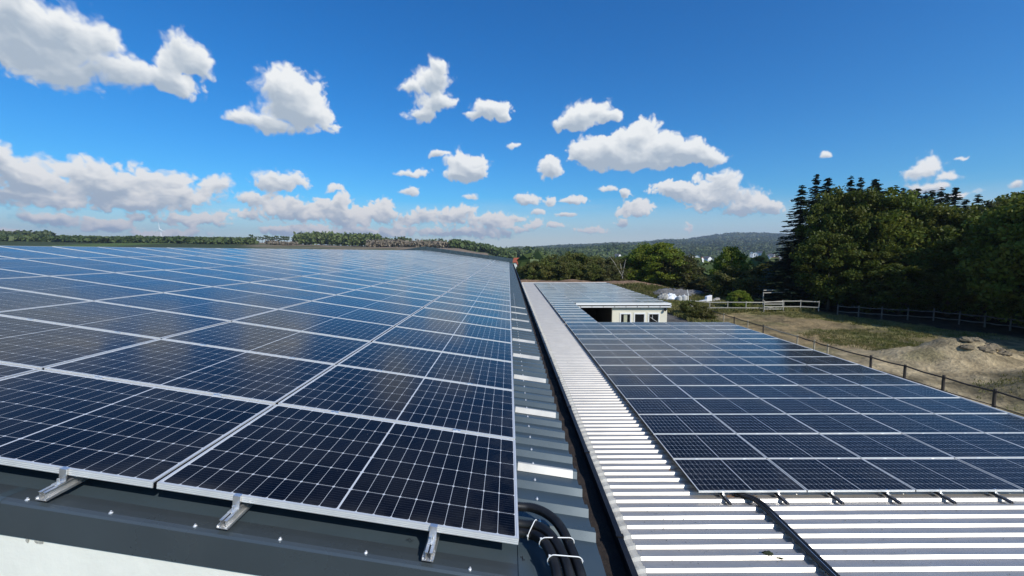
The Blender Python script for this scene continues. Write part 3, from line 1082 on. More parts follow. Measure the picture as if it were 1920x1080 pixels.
NROW = 49
for j in range(NROW):
    y = j * RP + 0.011 + 0.045 * ((j + 1) // 10)
    for i in range(6):
        s = i * CP + 0.010 + PW          # local x runs down the slope toward the right edge
        jz = rnd.uniform(-0.002, 0.002)
        o = ML(s, y, 0.004)
        ex = Vector((cS, 0, -sS))
        tilt = rnd.gauss(0, 0.0022)
        ey = Vector((0, 1, tilt - 0.004)).normalized()
        lab = f"solar panel on the dark hall roof, {ordn(j + 1)} row from front, {ordn(i + 1)} from right"
        add_panel('hall', o, ex, ey, lab, 'solar panels on the big hall roof', j < 14)

LX0, LY0, LZ0 = 3.005, 4.568, -2.508
T2 = 0.0022
def LP(x, y, h):
    return Vector((x, y, LZ0 + (y - LY0) * T2 + h))


def low_row(i, yrow, area, lab_area, j):
    x = LX0 + i * 1.775 + 0.010
    lift = 0.017 if area else 0.005      # front edges sit a little proud of the row before
    o = LP(x, yrow, lift)
    ey = Vector((0, 1, T2 - lift / PH + rnd.gauss(0, 0.003))).normalized()
    ex = Vector((1, 0, rnd.gauss(0, 0.002))).normalized()
    ex = (ex - ey * ex.dot(ey)).normalized()
    lab = f"solar panel on the {lab_area}, {ordn(j + 1)} row from front" + (f", {ordn(i + 1)} from left" if area != 1 else "")
    add_panel('low', o, ex, ey, lab, 'solar panels on the ' + lab_area, j < 8 and area == 0)


LOWROWS = []
y = LY0
for j in range(15):
    if j == 7: y += 0.05
    LOWROWS.append(y)
    y += 1.0585
for j, yy in enumerate(LOWROWS):
    for i in range(5):
        low_row(i, yy, 0, 'low pale roof', j)
y = LOWROWS[-1] + 1.0585 + 0.07
NARROW = [y + k * 1.0585 for k in range(8)]
for j, yy in enumerate(NARROW):
    low_row(0, yy, 1, 'narrow linking roof left of the courtyard', j)
y = NARROW[-1] + 1.0585 + 0.07
WINGY = y
WROWS = []
for k in range(18):
    if k == 10: y += 0.06
    WROWS.append(y)
    y += 1.0585
for j, yy in enumerate(WROWS):
    for i in range(5):
        low_row(i, yy, 2, 'far wing above the windows', j)

cand.sort(key=lambda c: -c[0])
nind = 300
RAIL_PARENTS = []
for n, (ar, key, M, lab, grp, cl) in enumerate(cand[:nind]):
    r = bpy.data.objects.new('solar_panel', None)
    r.empty_display_size = 0.3
    C.objects.link(r)
    r.matrix_world = M
    tag(r, lab, 'solar panel', grp)
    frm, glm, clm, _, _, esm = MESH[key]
    for nm, me in (('frame', frm), ('cell_sheet', glm), ('gap_shade_strip', esm)):
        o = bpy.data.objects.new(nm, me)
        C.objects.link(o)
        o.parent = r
    if cl:
        sh = -SK if key == 'hall' else 0
        for cx in (0.40, 1.30):
            o = bpy.data.objects.new('clamp', clm)
            C.objects.link(o)
            o.parent = r
            o.location = (cx, PH + 0.010 + cx * sh, 0)
# the smallest, farthest ones as one mass: frames and glass in one mesh with two materials
vv, ff, uu, mi = [], [], [], []
for (ar, key, M, lab, grp, cl) in cand[nind:]:
    for k, b in enumerate((MESH[key][3], MESH[key][4])):
        n = len(vv)
        vv += [tuple(M @ Vector(p)) for p in b.v]
        ff += [tuple(n + i for i in f) for f in b.f]
        uu += b.uv
        mi += [k] * len(b.f)
me = bpy.data.meshes.new('solar_panels')
me.from_pydata(vv, [], ff)
uvl = me.uv_layers.new(name='UVMap')
uvl.data.foreach_set('uv', np.array(uu, dtype=np.float32).ravel())
me.materials.append(M_alu)
me.materials.append(M_cells)
me.polygons.foreach_set('material_index', mi)
me.update()
o = link('solar_panels', me)
tag(o, 'pale mass of the farthest solar panels on the hall roof and the distant wing', 'solar panels', kind='stuff')

# ------------------------------------------------------------------ short mounting rails at the front edges
def rail(T, s, y0, y1, hb, label, grp, mat):
    p = T(s, y0, hb)
    r = empty('mounting_rail', label, 'rail', p, grp)
    m = MB()
    w = 0.027
    hh = 0.036
    # hat profile with perforated side flanges
    m.box((s - w, y0, hb), (s + w, y1, hb + 0.003), T)
    m.box((s - 0.013, y0 + 0.004, hb + 0.003), (s - 0.010, y1, hb + hh), T)
    m.box((s + 0.010, y0 + 0.004, hb + 0.003), (s + 0.013, y1, hb + hh), T)
    m.box((s - 0.018, y0 + 0.004, hb + hh), (s - 0.004, y1, hb + hh + 0.003), T)
    m.box((s + 0.004, y0 + 0.004, hb + hh), (s + 0.018, y1, hb + hh + 0.003), T)
    m.box((s - w, y0, hb + 0.003), (s - w + 0.003, y1, hb + 0.012), T)
    m.box((s + w - 0.003, y0, hb + 0.003), (s + w, y1, hb + 0.012), T)
    m.build('rail_profile', mat, r)
    c = MB()
    ye = y1 - 0.0915
    c.box((s - 0.017, ye - 0.010, hb + hh + 0.004), (s + 0.017, ye - 0.003, 0.003), T)
    c.box((s - 0.017, ye - 0.010, 0.0032), (s + 0.017, ye + 0.012, 0.0062), T)
    c.box((s - 0.016, ye - 0.045, hb + hh + 0.004), (s + 0.016, ye - 0.0105, hb + hh + 0.008), T)
    q = T(s, ye - 0.026, hb + hh + 0.008)
    c.bar(q, q + Vector((0, 0, 0.020)), 0.006, seg=6)
    c.build('end_clamp', M_rail, r)
    b = MB()
    for q in (0.010, 0.028, 0.046, 0.064):
        for e in (-0.0215, 0.0215):
            a0 = T(s + e, y0 + q, hb + 0.003)
            b.bar(a0, a0 + Vector((0, 0, 0.004)), 0.0035, seg=6)
    b.build('rivet', M_screw, r)
    return r


names = ['nearest the right corner', 'right of the first seam', 'just left of the first seam']
for k, s in enumerate((0.415, 1.365, 2.22)):
    rail(ML, s, -0.092, 0.10, ROOFH + 0.001, 'short rail under the front edge of the hall panels, ' + names[k], 'mounting rails below the hall panels', M_rail)
k = 0
for i in range(5):
    for fx in (0.23, 0.74):
        x = LX0 + (i + fx) * 1.775
        k += 1
        rail(LP, x, LY0 - 0.235, LY0 + 0.10, -0.095, f'short grey rail under the low roof panels, {ordn(k)} from the left', 'mounting rails below the low roof panels', M_raildark)

# ------------------------------------------------------------------ low building and wing
lowb = empty('stable_building', 'low building with pale ribbed metal roof and a cream wing with three windows', 'building', (7, 24, GZ))
HC = -0.098   # rib crests below the glass


def ribbed(name, x0, x1, y0, y1, mat, drop_left=False):
    m = MB()
    pr_ = rib_profile(y0, y1, PITCH_R, 0.036, 0.045, 0.030)
    for a, b in zip(pr_[:-1], pr_[1:]):
        m.quad(LP(x0, a[0], HC + a[1]), LP(x1, a[0], HC + a[1]), LP(x1, b[0], HC + b[1]), LP(x0, b[0], HC + b[1]))
    o = m.build(name, mat, lowb)
    return o, pr_


YS0 = -3.5
RX = 12.14
R1 = YS0 + PITCH_R * 118      # about 20.93
ribbed('roof_sheet', 1.66, RX, YS0, R1, M_low)
R2 = R1 + PITCH_R * 43
ribbed('roof_sheet', 1.66, 4.86, R1, R2, M_low)
R3 = R2 + PITCH_R * 97
ribbed('roof_sheet', 1.66, 12.05, R2, R3, M_low)
# scalloped, turned-down sheet ends along the hall
m = MB()
pr_ = rib_profile(YS0, R3, PITCH_R, 0.036, 0.045, 0.030)
for a, b in zip(pr_[:-1], pr_[1:]):
    steps = [(1.657, 0.002), (1.58, -0.012), (1.50, -0.05), (1.42, -0.11), (1.30, -0.19), (1.1, -0.30)]
    for (xa, da), (xb, db) in zip(steps[:-1], steps[1:]):
        m.quad(LP(xb, a[0], HC + a[1] + db), LP(xa, a[0], HC + a[1] + da), LP(xa, b[0], HC + b[1] + da), LP(xb, b[0], HC + b[1] + db))
m.build('sheet_end', M_lowend, lowb)
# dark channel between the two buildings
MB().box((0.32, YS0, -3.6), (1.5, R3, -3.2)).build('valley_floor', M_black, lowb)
# walls
wm = MB()
T = 0.25
wallz = LZ0 + HC - 0.06
wm.box((RX - 0.4, YS0, GZ - 0.3), (RX - 0.15, R1 - 0.12, wallz))
wm.box((4.9, R1 - 0.36, GZ - 0.3), (RX - 0.4, R1 - 0.12, wallz))
wm.box((4.5, R1 - 0.12, GZ - 0.3), (4.72, R2 + 0.1, wallz))
wm.build('wall', M_wingwall, lowb)
# wing: shell with an open bay at the left and a windowed room at the right
WF = WINGY + 0.18
WY1 = R3 - 0.3
sh = MB()
sh.box((1.7, WY1, GZ - 0.3), (11.9, WY1 + 0.25, wallz))
sh.box((11.65, WF + 0.2, GZ - 0.3), (11.9, WY1, wallz))
sh.build('wall', M_wingwall, lowb)
MB().box((4.8, WF + 0.3, GZ - 0.05), (11.6, WY1, GZ + 0.02)).build('stable_floor', M_interior, lowb)
MB().box((4.8, WF + 5.5, GZ), (7.7, WF + 5.6, wallz - 0.02)).build('inner_partition', M_interior, lowb)
# front wall with real window openings
ww = MB()
X0, X1 = 7.75, 11.9
wins = [(8.42, 9.10), (9.48, 10.16), (10.56, 11.24)]
zt_, zb_ = -3.34, -4.60
ztop = -2.86
ww.box((X0, WF, zt_), (X1, WF + 0.2, ztop))
ww.box((X0, WF, GZ - 0.3), (X1, WF + 0.2, zb_))
prev = X0
for a, b in wins + [(X1, X1)]:
    ww.box((prev, WF, zb_), (a, WF + 0.2, zt_))
    prev = b
ww.build('front_wall', M_wingwall, lowb)
MB().box((X0 + 0.02, WF + 0.2, GZ), (X0 + 0.12, WF + 5.5, wallz - 0.02)).build('inner_partition', M_interior, lowb)
for n, (a, b) in enumerate(wins):
    f = MB()
    e = 0.09
    f.box((a - 0.02, WF - 0.03, zt_ - 0.02), (b + 0.02, WF + 0.07, zt_ + e))
    f.box((a - 0.02, WF - 0.03, zb_ - e), (b + 0.02, WF + 0.07, zb_ + 0.02))
    f.box((a - e, WF - 0.03, zb_ - e), (a - 0.02, WF + 0.07, zt_ + e))
    f.box((b + 0.02, WF - 0.03, zb_ - e), (b + e, WF + 0.07, zt_ + e))
    wo = f.build('window', M_white, lowb)
    MB().box((a - 0.019, WF + 0.08, zb_ + 0.003), (b + 0.019, WF + 0.10, zt_ - 0.003)).build('pane', M_glassdark, wo)
    if n == 0:
        MB().box((a + 0.22, WF + 0.03, zb_ + 0.021), (b - 0.20, WF + 0.075, zt_ - 0.022)).build('curtain', M_curtain, wo)
    if n == 2:
        h = MB()
        h.bar((a + 0.26, WF + 0.06, zt_ - 0.03), (a + 0.27, WF + 0.06, zt_ - 0.42), 0.012)
        h.bar((a + 0.12, WF + 0.06, zt_ - 0.28), (b - 0.05, WF + 0.06, zt_ - 0.62), 0.012)
        h.build('hanging_strap', M_white, wo)
# roof edge of the wing: white trim, gap, white gutter with brackets
t_ = MB()
t_.box((4.95, WINGY - 0.10, LZ0 + HC - 0.03), (12.08, WINGY - 0.05, LZ0 + 0.02))
t_.build('eave_trim', M_white, lowb)
g_ = MB()
g_.box((4.87, WINGY - 0.06, LZ0 - 0.31), (12.12, WINGY + 0.02, LZ0 - 0.235))
g_.box((4.87, WINGY - 0.06, LZ0 - 0.235), (12.12, WINGY - 0.05, LZ0 - 0.225))
gg = g_.build('gutter', M_white, lowb)
MB().box((4.87, WINGY + 0.03, LZ0 - 0.36), (11.95, WF + 0.2, LZ0 - 0.17)).build('eave_beam', M_darkwood, lowb)
for k in range(9):
    x = 5.3 + k * 0.85
    MB().box((x, WINGY - 0.075, LZ0 - 0.29), (x + 0.03, WINGY - 0.061, LZ0 - 0.12)).build('gutter_bracket', M_darkwood, gg)
# right verge trims
MB().box((12.05, WINGY - 0.10, LZ0 + HC - 0.12), (12.10, R3, LZ0 - 0.01)).build('verge_trim', M_white, lowb)
MB().box((1.6, R3, LZ0 - 0.2), (12.10, R3 + 0.06, LZ0 + 0.03)).build('verge_trim', M_white, lowb)
MB().box((RX, YS0, LZ0 + HC - 0.16), (RX + 0.03, R1, LZ0 - 0.06)).build('verge_trim', M_white, lowb)
MB().box((4.86, R1 + 0.05, LZ0 + HC - 0.2), (4.89, R2 - 0.4, LZ0 - 0.07)).build('verge_trim', M_verge, lowb)
MB().box((4.88, R1, LZ0 + HC - 0.16), (RX, R1 + 0.03, LZ0 + HC + 0.03)).build('verge_trim', M_white, lowb)

# wall lamp at the wing's corner
l = empty('wall_lamp', 'small black floodlight at the top right corner of the cream wing', 'lamp', (11.72, WF - 0.1, -2.92))
MB().box((11.69, WF - 0.10, -2.98), (11.75, WF, -2.90)).build('bracket', M_black, l)
mm = MB()
mm.tube([(11.66, WF - 0.14, -3.06), (11.72, WF - 0.20, -2.97), (11.76, WF - 0.22, -2.92)], [0.10, 0.085, 0.05], 12)
mm.build('lamp_head', M_black, l)

# ------------------------------------------------------------------ conduits
def smooth_path(pts, n):
    pts = [Vector(p) for p in pts]
    P = [pts[0] * 2 - pts[1]] + pts + [pts[-1] * 2 - pts[-2]]
    out = []
    for i in range(1, len(P) - 2):
        for k in range(n):
            t = k / n
            a, b, c, d = P[i - 1], P[i], P[i + 1], P[i + 2]
            out.append(0.5 * ((2 * b) + (c - a) * t + (2 * a - 5 * b + 4 * c - d) * t * t + (3 * b - a - 3 * c + d) * t ** 3))
    out.append(pts[-1])
    return out


def resample(path, step):
    out = [path[0]]
    acc = 0
    for a, b in zip(path[:-1], path[1:]):
        L = (b - a).length
        if L == 0: continue
        t = step - acc
        while t <= L:
            out.append(a + (b - a) * (t / L))
            t += step
        acc = (acc + L) % step if True else 0
    return out


def conduit(name, pts, r, label, grp=None, pitch=0.0095, seg=16):
    path = smooth_path(pts, 40)
    q = resample(path, pitch / 2)
    q = [q[0]] + [b for a, b in zip(q[:-1], q[1:]) if (b - a).length > pitch * 0.2]
    rad = [r if (i % 2) else r * 0.86 for i in range(len(q))]
    m = MB()
    m.tube(q, rad, seg)
    o = m.build(name, M_hose, None, smooth=True)
    tag(o, label, 'conduit', grp)
    return o, path


def unmain(u, v, h):
    n = Vector((sS, 0, cS))
    d = fw + rt * ((u - 960) / F_PX) + up * ((540 - v) / F_PX)
    return CAM + d * ((h - CAM.dot(n)) / d.dot(n))


HA = [(930, 946, -0.052), (977, 950, -0.052), (998, 952, -0.044), (1021, 961, -0.032), (1041, 976, -0.027), (1056, 997, -0.032), (1064, 1014, -0.037), (1074, 1038, -0.042), (1084, 1063, -0.052), (1092, 1090, -0.062), (1098, 1120, -0.092), (1100, 1150, -0.182)]
HB = [(930, 977, -0.062), (978, 983, -0.057), (1004, 986, -0.042), (1026, 998, -0.027), (1040, 1014, -0.027), (1052, 1034, -0.034), (1061, 1056, -0.044), (1068, 1082, -0.057), (1073, 1115, -0.092), (1074, 1150, -0.182)]
HC_ = [(930, 995, -0.082), (978, 999, -0.077), (1000, 1003, -0.062), (1017, 1013, -0.042), (1028, 1028, -0.037), (1036, 1046, -0.042), (1042, 1066, -0.052), (1046, 1090, -0.064), (1048, 1120, -0.097), (1048, 1150, -0.182)]
hoses = []
for pts, lab in ((HA, 'black corrugated conduit bending highest out from under the hall panels, rightmost of three'),
                 (HB, 'black corrugated conduit in the middle of the three beside the hall corner'),
                 (HC_, 'black corrugated conduit lying leftmost and lowest of the three beside the hall corner')):
    hoses.append(conduit('cable_conduit', [unmain(*p) for p in pts], 0.0250, lab, 'conduits at the hall corner')[1])


def nearest(path, u, v):
    best = None
    for p in path:
        d = p - CAM
        w = d.dot(fw)
        a, b = d.dot(rt) / w * F_PX + 960, 540 - d.dot(up) / w * F_PX
        e = (a - u) ** 2 + (b - v) ** 2
        if best is None or e < best[0]: best = (e, p)
    return best[1]


def tie(p_from, p_to, label, r=0.0285, tdir=None):
    """nylon strap looping round the bundle between two axes points"""
    a, b = Vector(p_from), Vector(p_to)
    nrm = Vector((sS, 0, cS))
    x = (b - a)
    L = x.length
    x = x.normalized() if L > 1e-4 else Vector((1, 0, 0))
    nrm = (nrm - x * nrm.dot(x)).normalized()
    pts = []
    for k in range(13):
        t = math.pi / 2 + math.pi * k / 12
        pts.append(a + x * math.cos(t) * r + nrm * math.sin(t) * r)
    for k in range(13):
        t = -math.pi / 2 + math.pi * k / 12
        pts.append(b + x * math.cos(t) * r + nrm * math.sin(t) * r)
    pts.append(pts[0])
    r_ = empty('cable_tie', label, 'cable tie', a, 'cable ties round the conduits')
    m = MB()
    m.tube(pts, 0.0026, 6, cap=False)
    m.build('strap', M_tie, r_, smooth=True)
    hd = a - x * r * 0.8 + nrm * r * 0.75
    MB().box((hd.x - 0.0045, hd.y - 0.004, hd.z - 0.003), (hd.x + 0.0045, hd.y + 0.004, hd.z + 0.005)).build('tie_head', M_tie, r_, bevel=0.001)
    return r_


tie(nearest(hoses[2], 1022, 1018), nearest(hoses[0], 1066, 1018), 'white cable tie across the bend of all three conduits, upper of the two long ones')
tie(nearest(hoses[2], 1038, 1051), nearest(hoses[0], 1081, 1055), 'white cable tie across all three conduits, the lowest one')
pB, pC = nearest(hoses[1], 1002, 985), nearest(hoses[2], 994, 1001)
tie(pC, pB, 'white cable tie round only the two lower conduits, close to the panel edge')

# conduits across the low roof: run on the rib crests toward the viewer
hz = HC + 0.036
for k, dx in enumerate((0.0, -0.066)):
    pts = [LP(3.60 + dx, 4.95, hz), LP(3.74 + dx, 4.60, hz), LP(3.86 + dx, 4.42, hz + 0.01), LP(3.915 + dx, 4.20, hz + 0.004), LP(3.93 + dx, 3.4, hz), LP(3.93 + dx, 2.6, hz), LP(3.94 + dx, 1.6, hz), LP(3.94 + dx, 0.4, hz), LP(3.94 + dx, -1.0, hz)]
    conduit('cable_conduit', pts, 0.034 if k == 0 else 0.026, ['thick black conduit running down the pale ribbed roof from under its panels', 'thinner black conduit lying close along the left of the thick one on the pale roof'][k], None, 0.03, 12)
l_ = empty('cable_tray', 'narrow bright metal strip laid between the two black conduits on the pale roof', 'strip', LP(3.905, 3, hz))
MB().box((3.890, 0.0, LZ0 + hz + 0.016), (3.898, 4.2, LZ0 + hz + 0.0205)).build('metal_strip', M_rail, l_)

# moss, leaves and twigs on the low roof
def lump(name, p, rx, ry, rz, mat, label, cat, seed, grp=None, seg=14):
    rr = random.Random(seed)
    m = MB()
    vs = []
    n0 = 0
    rows = 7
    for a in range(rows + 1):
        ph = math.pi / 2 * a / rows
        for b in range(seg):
            th = 2 * math.pi * b / seg
            k = 1 + 0.32 * (rr.random() - 0.5) * (1 if a < rows else 0)
            vs.append((p[0] + rx * math.cos(ph) * math.cos(th) * k, p[1] + ry * math.cos(ph) * math.sin(th) * k, p[2] + rz * math.sin(ph) * k))
    m.v = vs
    for a in range(rows):
        for b in range(seg):
            b2 = (b + 1) % seg
            m.f.append((a * seg + b, a * seg + b2, (a + 1) * seg + b2, (a + 1) * seg + b))
            m.uv += [(0, 0)] * 4
    o = m.build(name, mat, None, smooth=False)
    return tag(o, label, cat, grp)


def unlow(u, v, h):
    d = fw + rt * ((u - 960) / F_PX) + up * ((540 - v) / F_PX)
    t = (LZ0 + h - CAM.z) / d.z
    return CAM + d * t


p = unlow(1440, 1042, HC - 0.035)
lump('moss_clump', p, 0.085, 0.05, 0.055, M_moss, 'dark round moss clump on the pale roof left of the black conduit', 'moss', 5)
p = unlow(1460, 1046, HC - 0.035)
lump('moss_clump', p, 0.09, 0.03, 0.022, M_moss, 'flat trailing moss clump touching the round one on the pale roof', 'moss', 6)
def leaf(u, v, s, col, lab, h=HC - 0.033):
    p = unlow(u, v, h)
    m = MB()
    a = rnd.uniform(0, 6.28)
    P = []
    for k in range(7):
        t = 2 * math.pi * k / 7
        r = s * (1 if k % 2 else 0.6)
        P.append((p.x + math.cos(t + a) * r, p.y + math.sin(t + a) * r * 0.6, p.z + 0.003 + 0.004 * rnd.random()))
    n = len(P)
    for k in range(n):
        m.poly([P[k], P[(k + 1) % n], (p.x, p.y, p.z + 0.010)])
    return m
pile = MB()
for k in range(46):
    q = leaf(rnd.uniform(1364, 1422), rnd.uniform(927, 933), 0.022, None, '')
    n = len(pile.v)
    pile.v += q.v
    pile.f += [tuple(n + i for i in f) for f in q.f]
    pile.uv += q.uv
for k in range(16):
    q = leaf(rnd.uniform(1254, 1266), rnd.uniform(874, 884), 0.022, None, '')
    n = len(pile.v)
    pile.v += q.v
    pile.f += [tuple(n + i for i in f) for f in q.f]
    pile.uv += q.uv
tag(pile.build('leaf_litter', M_leafdead), 'brown dead leaves caught along the front edge of the low roof panels', 'leaves', kind='stuff')
sc = MB()
for k in range(150):
    u, v = rnd.uniform(1180, 1910), rnd.uniform(935, 1078)
    q = leaf(u, v, rnd.uniform(0.005, 0.014), None, '')
    n = len(sc.v)
    sc.v += q.v
    sc.f += [tuple(n + i for i in f) for f in q.f]
    sc.uv += q.uv
for k in range(26):
    u, v = rnd.uniform(1180, 1910), rnd.uniform(935, 1075)
    p = unlow(u, v, HC - 0.031)
    a = rnd.uniform(0, 3.1)
    L = rnd.uniform(0.02, 0.07)
    sc.bar(p, p + Vector((math.cos(a) * L, math.sin(a) * L * 0.4, 0.003)), 0.0016, seg=4)
tag(sc.build('leaf_and_twig_specks', M_moss), 'scattered specks of leaf and twig on the pale ribbed roof', 'debris', kind='stuff')

# ------------------------------------------------------------------ vegetation meshes
def leaf_mesh(name, P, U, V, R, mat):
    """quads centred at P spanned by U, V ; R = per-leaf random"""
    n = len(P)
    verts = np.empty((n, 4, 3), np.float32)
    verts[:, 0] = P - U - V
    verts[:, 1] = P + U - V * 0.6
    verts[:, 2] = P + U * 0.8 + V
    verts[:, 3] = P - U * 0.7 + V * 0.9
    me = bpy.data.meshes.new(name)
    me.vertices.add(n * 4)
    me.vertices.foreach_set('co', verts.ravel())
    me.loops.add(n * 4)
    me.loops.foreach_set('vertex_index', np.arange(n * 4, dtype=np.int32))
    me.polygons.add(n)
    me.polygons.foreach_set('loop_start', (np.arange(n) * 4).astype(np.int32))
    me.update()
    a = me.attributes.new('rnd', 'FLOAT', 'POINT')
    a.data.foreach_set('value', np.repeat(R.astype(np.float32), 4))
    me.materials.append(mat)
    return me


def rand_frames(g, n, size, upbias=0.0):
    d = g.normal(size=(n, 3))
    d /= np.linalg.norm(d, axis=1, keepdims=True)
    e = g.normal(size=(n, 3))
    e[:, 2] *= (1 - upbias)
    e -= d * (e * d).sum(1, keepdims=True)
    e /= np.linalg.norm(e, axis=1, keepdims=True)
    s = size * g.uniform(0.6, 1.3, size=(n, 1))
    return d * s, e * s * 0.7


def broad_crown(name, seed, W, H, nclump, per, leaf, mat, base=0.12):
    """crown of leaf clumps on an uneven ellipsoid; unit height H, radius W"""
    g = np.random.default_rng(seed)
    c = []
    while len(c) < nclump:
        d = g.normal(size=3)
        d /= np.linalg.norm(d)
        th = math.atan2(d[1], d[0])
        r = 0.62 + 0.38 * g.random() ** 0.5
        wob = 1 + 0.16 * math.sin(3 * th + seed) + 0.12 * math.sin(5 * th + 2 * d[2] * 3 + seed)
        zc = H * (base + (1 - base) / 2)
        rz = H * (1 - base) / 2
        x, y, z = d[0] * W * r * wob, d[1] * W * r * wob, zc + d[2] * rz * r * (1 + .08 * math.sin(4 * th))
        if z < H * 0.03: continue
        c.append((x, y, z))
    c = np.array(c)
    cr = (0.55 + 0.7 * g.random(nclump)) * W * 0.26
    idx = np.repeat(np.arange(nclump), per)
    off = g.normal(size=(len(idx), 3))
    off /= np.linalg.norm(off, axis=1, keepdims=True)
    off *= (g.random((len(idx), 1)) ** 0.45)
    off[:, 2] *= 0.7
    P = c[idx] + off * cr[idx][:, None]
    U, V = rand_frames(g, len(P), leaf)
    return leaf_mesh(name, P, U, V, g.random(len(P)) * 0.6 + 0.4 * g.random(nclump)[idx], mat)


def trunk_mesh(name, seed, W, H, mat, r=0.16, limbs=6):
    g = random.Random(seed)
    m = MB()
    pts = [Vector((0, 0, -0.3))]
    for k in range(1, 7):
        pts.append(Vector((g.uniform(-.04, .04) * k * W * 0.3, g.uniform(-.04, .04) * k * W * 0.3, H * 0.85 * k / 6)))
    m.tube(pts, [r * (1.25 - 0.19 * k) for k in range(7)], 8)
    for k in range(limbs):
        b = pts[1 + k % 4]
        a = g.uniform(0, 6.28)
        L = W * g.uniform(0.5, 0.8)
        e = b + Vector((math.cos(a) * L, math.sin(a) * L, H * g.uniform(0.12, 0.3)))
        mid = (b + e) / 2 + Vector((0, 0, -0.05 * H))
        m.tube([b, mid, e], [r * .5, r * .33, r * .12], 6)
    return m.mesh(name, mat, True)


def spruce_crown(name, seed, W, H, mat, dens=1.0):
    g = np.random.default_rng(seed)
    Ps, Us, Vs, Rs = [], [], [], []
    nlev = int(72 * H / 14)
    for k in range(nlev):
        t = k / (nlev - 1)
        z0 = H * (0.05 + 0.945 * t)
        R = W * (1 - t) ** 0.74 * g.uniform(0.60, 1.20) + 0.06
        nb = max(3, int((9 - 5 * t) * dens))
        for b in range(nb):
            a = 2 * math.pi * b / nb + g.uniform(-.3, .3) + k
            L = R * g.uniform(0.7, 1.15)
            droop = g.uniform(0.25, 0.55) * (1 - 0.35 * t)
            z = z0 + g.uniform(-.28, .22)
            n = max(4, int(L * 12))
            s = np.linspace(0.08, 1, n) + g.normal(size=n) * 0.01
            rr = s * L
            px = np.cos(a) * rr
            py = np.sin(a) * rr
            pz = z - droop * rr + 0.14 * (s ** 3) * L
            side = np.array([-math.sin(a), math.cos(a), 0])
            out = np.array([math.cos(a), math.sin(a), -droop])
            for rep in range(2):
                w = (0.10 + 0.24 * (1 - s)) * (0.6 + 0.5 * R / W)
                sg = g.uniform(-1, 1, size=n) * w
                P = np.stack([px, py, pz], 1) + side * sg[:, None]
                P[:, 2] -= np.abs(sg) * 0.35 + g.random(n) * 0.05
                dirs = out[None, :] * 0.8 + side[None, :] * (np.sign(sg) * 0.6)[:, None]
                U = dirs * (0.14 * g.uniform(0.7, 1.4, size=(n, 1)))
                V = np.cross(dirs, g.normal(size=(n, 3)) * 0.5 + np.array([0, 0, 1]))
                V /= np.linalg.norm(V, axis=1, keepdims=True)
                V = V * 0.075
                Ps.append(P); Us.append(U); Vs.append(V); Rs.append(g.random(n))
    return leaf_mesh(name, np.concatenate(Ps), np.concatenate(Us), np.concatenate(Vs), np.concatenate(Rs), mat)


VAR = {}
VAR['broad'] = [(broad_crown('crown', 10 + k, 1.0 * 3.2, 10.0, 130, 130, 0.115, M_leaf, 0.05), trunk_mesh('trunk', k, 3.2, 10, M_bark), 3.2, 10.0) for k in range(4)]
VAR['bright'] = [(broad_crown('crown', 30 + k, 3.4, 9.0, 140, 120, 0.13, M_leafbright, 0.0), trunk_mesh('trunk', 40 + k, 3.4, 9, M_bark), 3.4, 9.0) for k in range(2)]
VAR['hedge'] = [(broad_crown('crown', 50 + k, 3.2, 6.5, 110, 110, 0.13, M_leafdark, 0.0), trunk_mesh('trunk', 60 + k, 3.2, 6.5, M_bark), 3.2, 6.5) for k in range(3)]
VAR['olive'] = [(broad_crown('crown', 70 + k, 2.6, 5.5, 80, 70, 0.13, M_olive, 0.0), trunk_mesh('trunk', 80 + k, 2.6, 5.5, M_bark, 0.1), 2.6, 5.5) for k in range(2)]
VAR['spruce'] = [(spruce_crown('crown', 90 + k, 2.5, 14.0, M_needle), trunk_mesh('trunk', 95 + k, 1.0, 15, M_bark, 0.17, 0), 2.5, 14.0) for k in range(4)]
TREECNT = [0]


def tree(kind, x, y, H, W=None, label='', name='tree', cat='tree', group=None, z=None):
    TREECNT[0] += 1
    cr, tr, w0_, h0 = VAR[kind][TREECNT[0] % len(VAR[kind])]
    z = tz(x, y) if z is None else z
    r = empty(name, label, cat, (x, y, z), group, rnd.uniform(0, 6.28))
    sz = H / h0
    sw = (W / w0_) if W else sz
    r.scale = (sw, sw, sz)
    for nm, me in (('crown', cr), ('trunk', tr)):
        o = bpy.data.objects.new(nm, me)
        C.objects.link(o)
        o.parent = r
    return r


def at(u, D, vtop=None):
    x = CAM.x + (u - 954) / F_PX * D
    y = CAM.y + D
    if vtop is None: return x, y
    return x, y, CAM.z + (471.5 - vtop) / F_PX * D - tz(x, y)


# grove at right: spruces first (u, depth, top row)
spr = [(1497, 54, 347), (1524, 57, 333), (1546, 60, 334), (1566, 63, 350), (1588, 60, 338), (1606, 64, 334), (1634, 61, 341), (1650, 66, 352), (1672, 59, 348), (1687, 62, 349),
       (1713, 60, 356), (1741, 62, 362), (1758, 57, 355), (1770, 61, 364), (1785, 66, 349), (1806, 57, 371), (1828, 60, 362), (1848, 52, 376), (1640, 70, 345), (1700, 72, 352), (1730, 70, 358)]
for k, (u, D, v) in enumerate(spr):
    x, y, h = at(u, D, v + rnd.uniform(-5, 7))
    tree('spruce', x, y, h, 3.3 + 1.4 * rnd.random(), f'dark spruce at the back of the right-hand grove, {ordn(k + 1)} from the left' if k else 'dark spruce at the left end of the grove, its drooping branches against the sky', 'spruce_tree', 'tree', 'spruces of the right-hand grove')
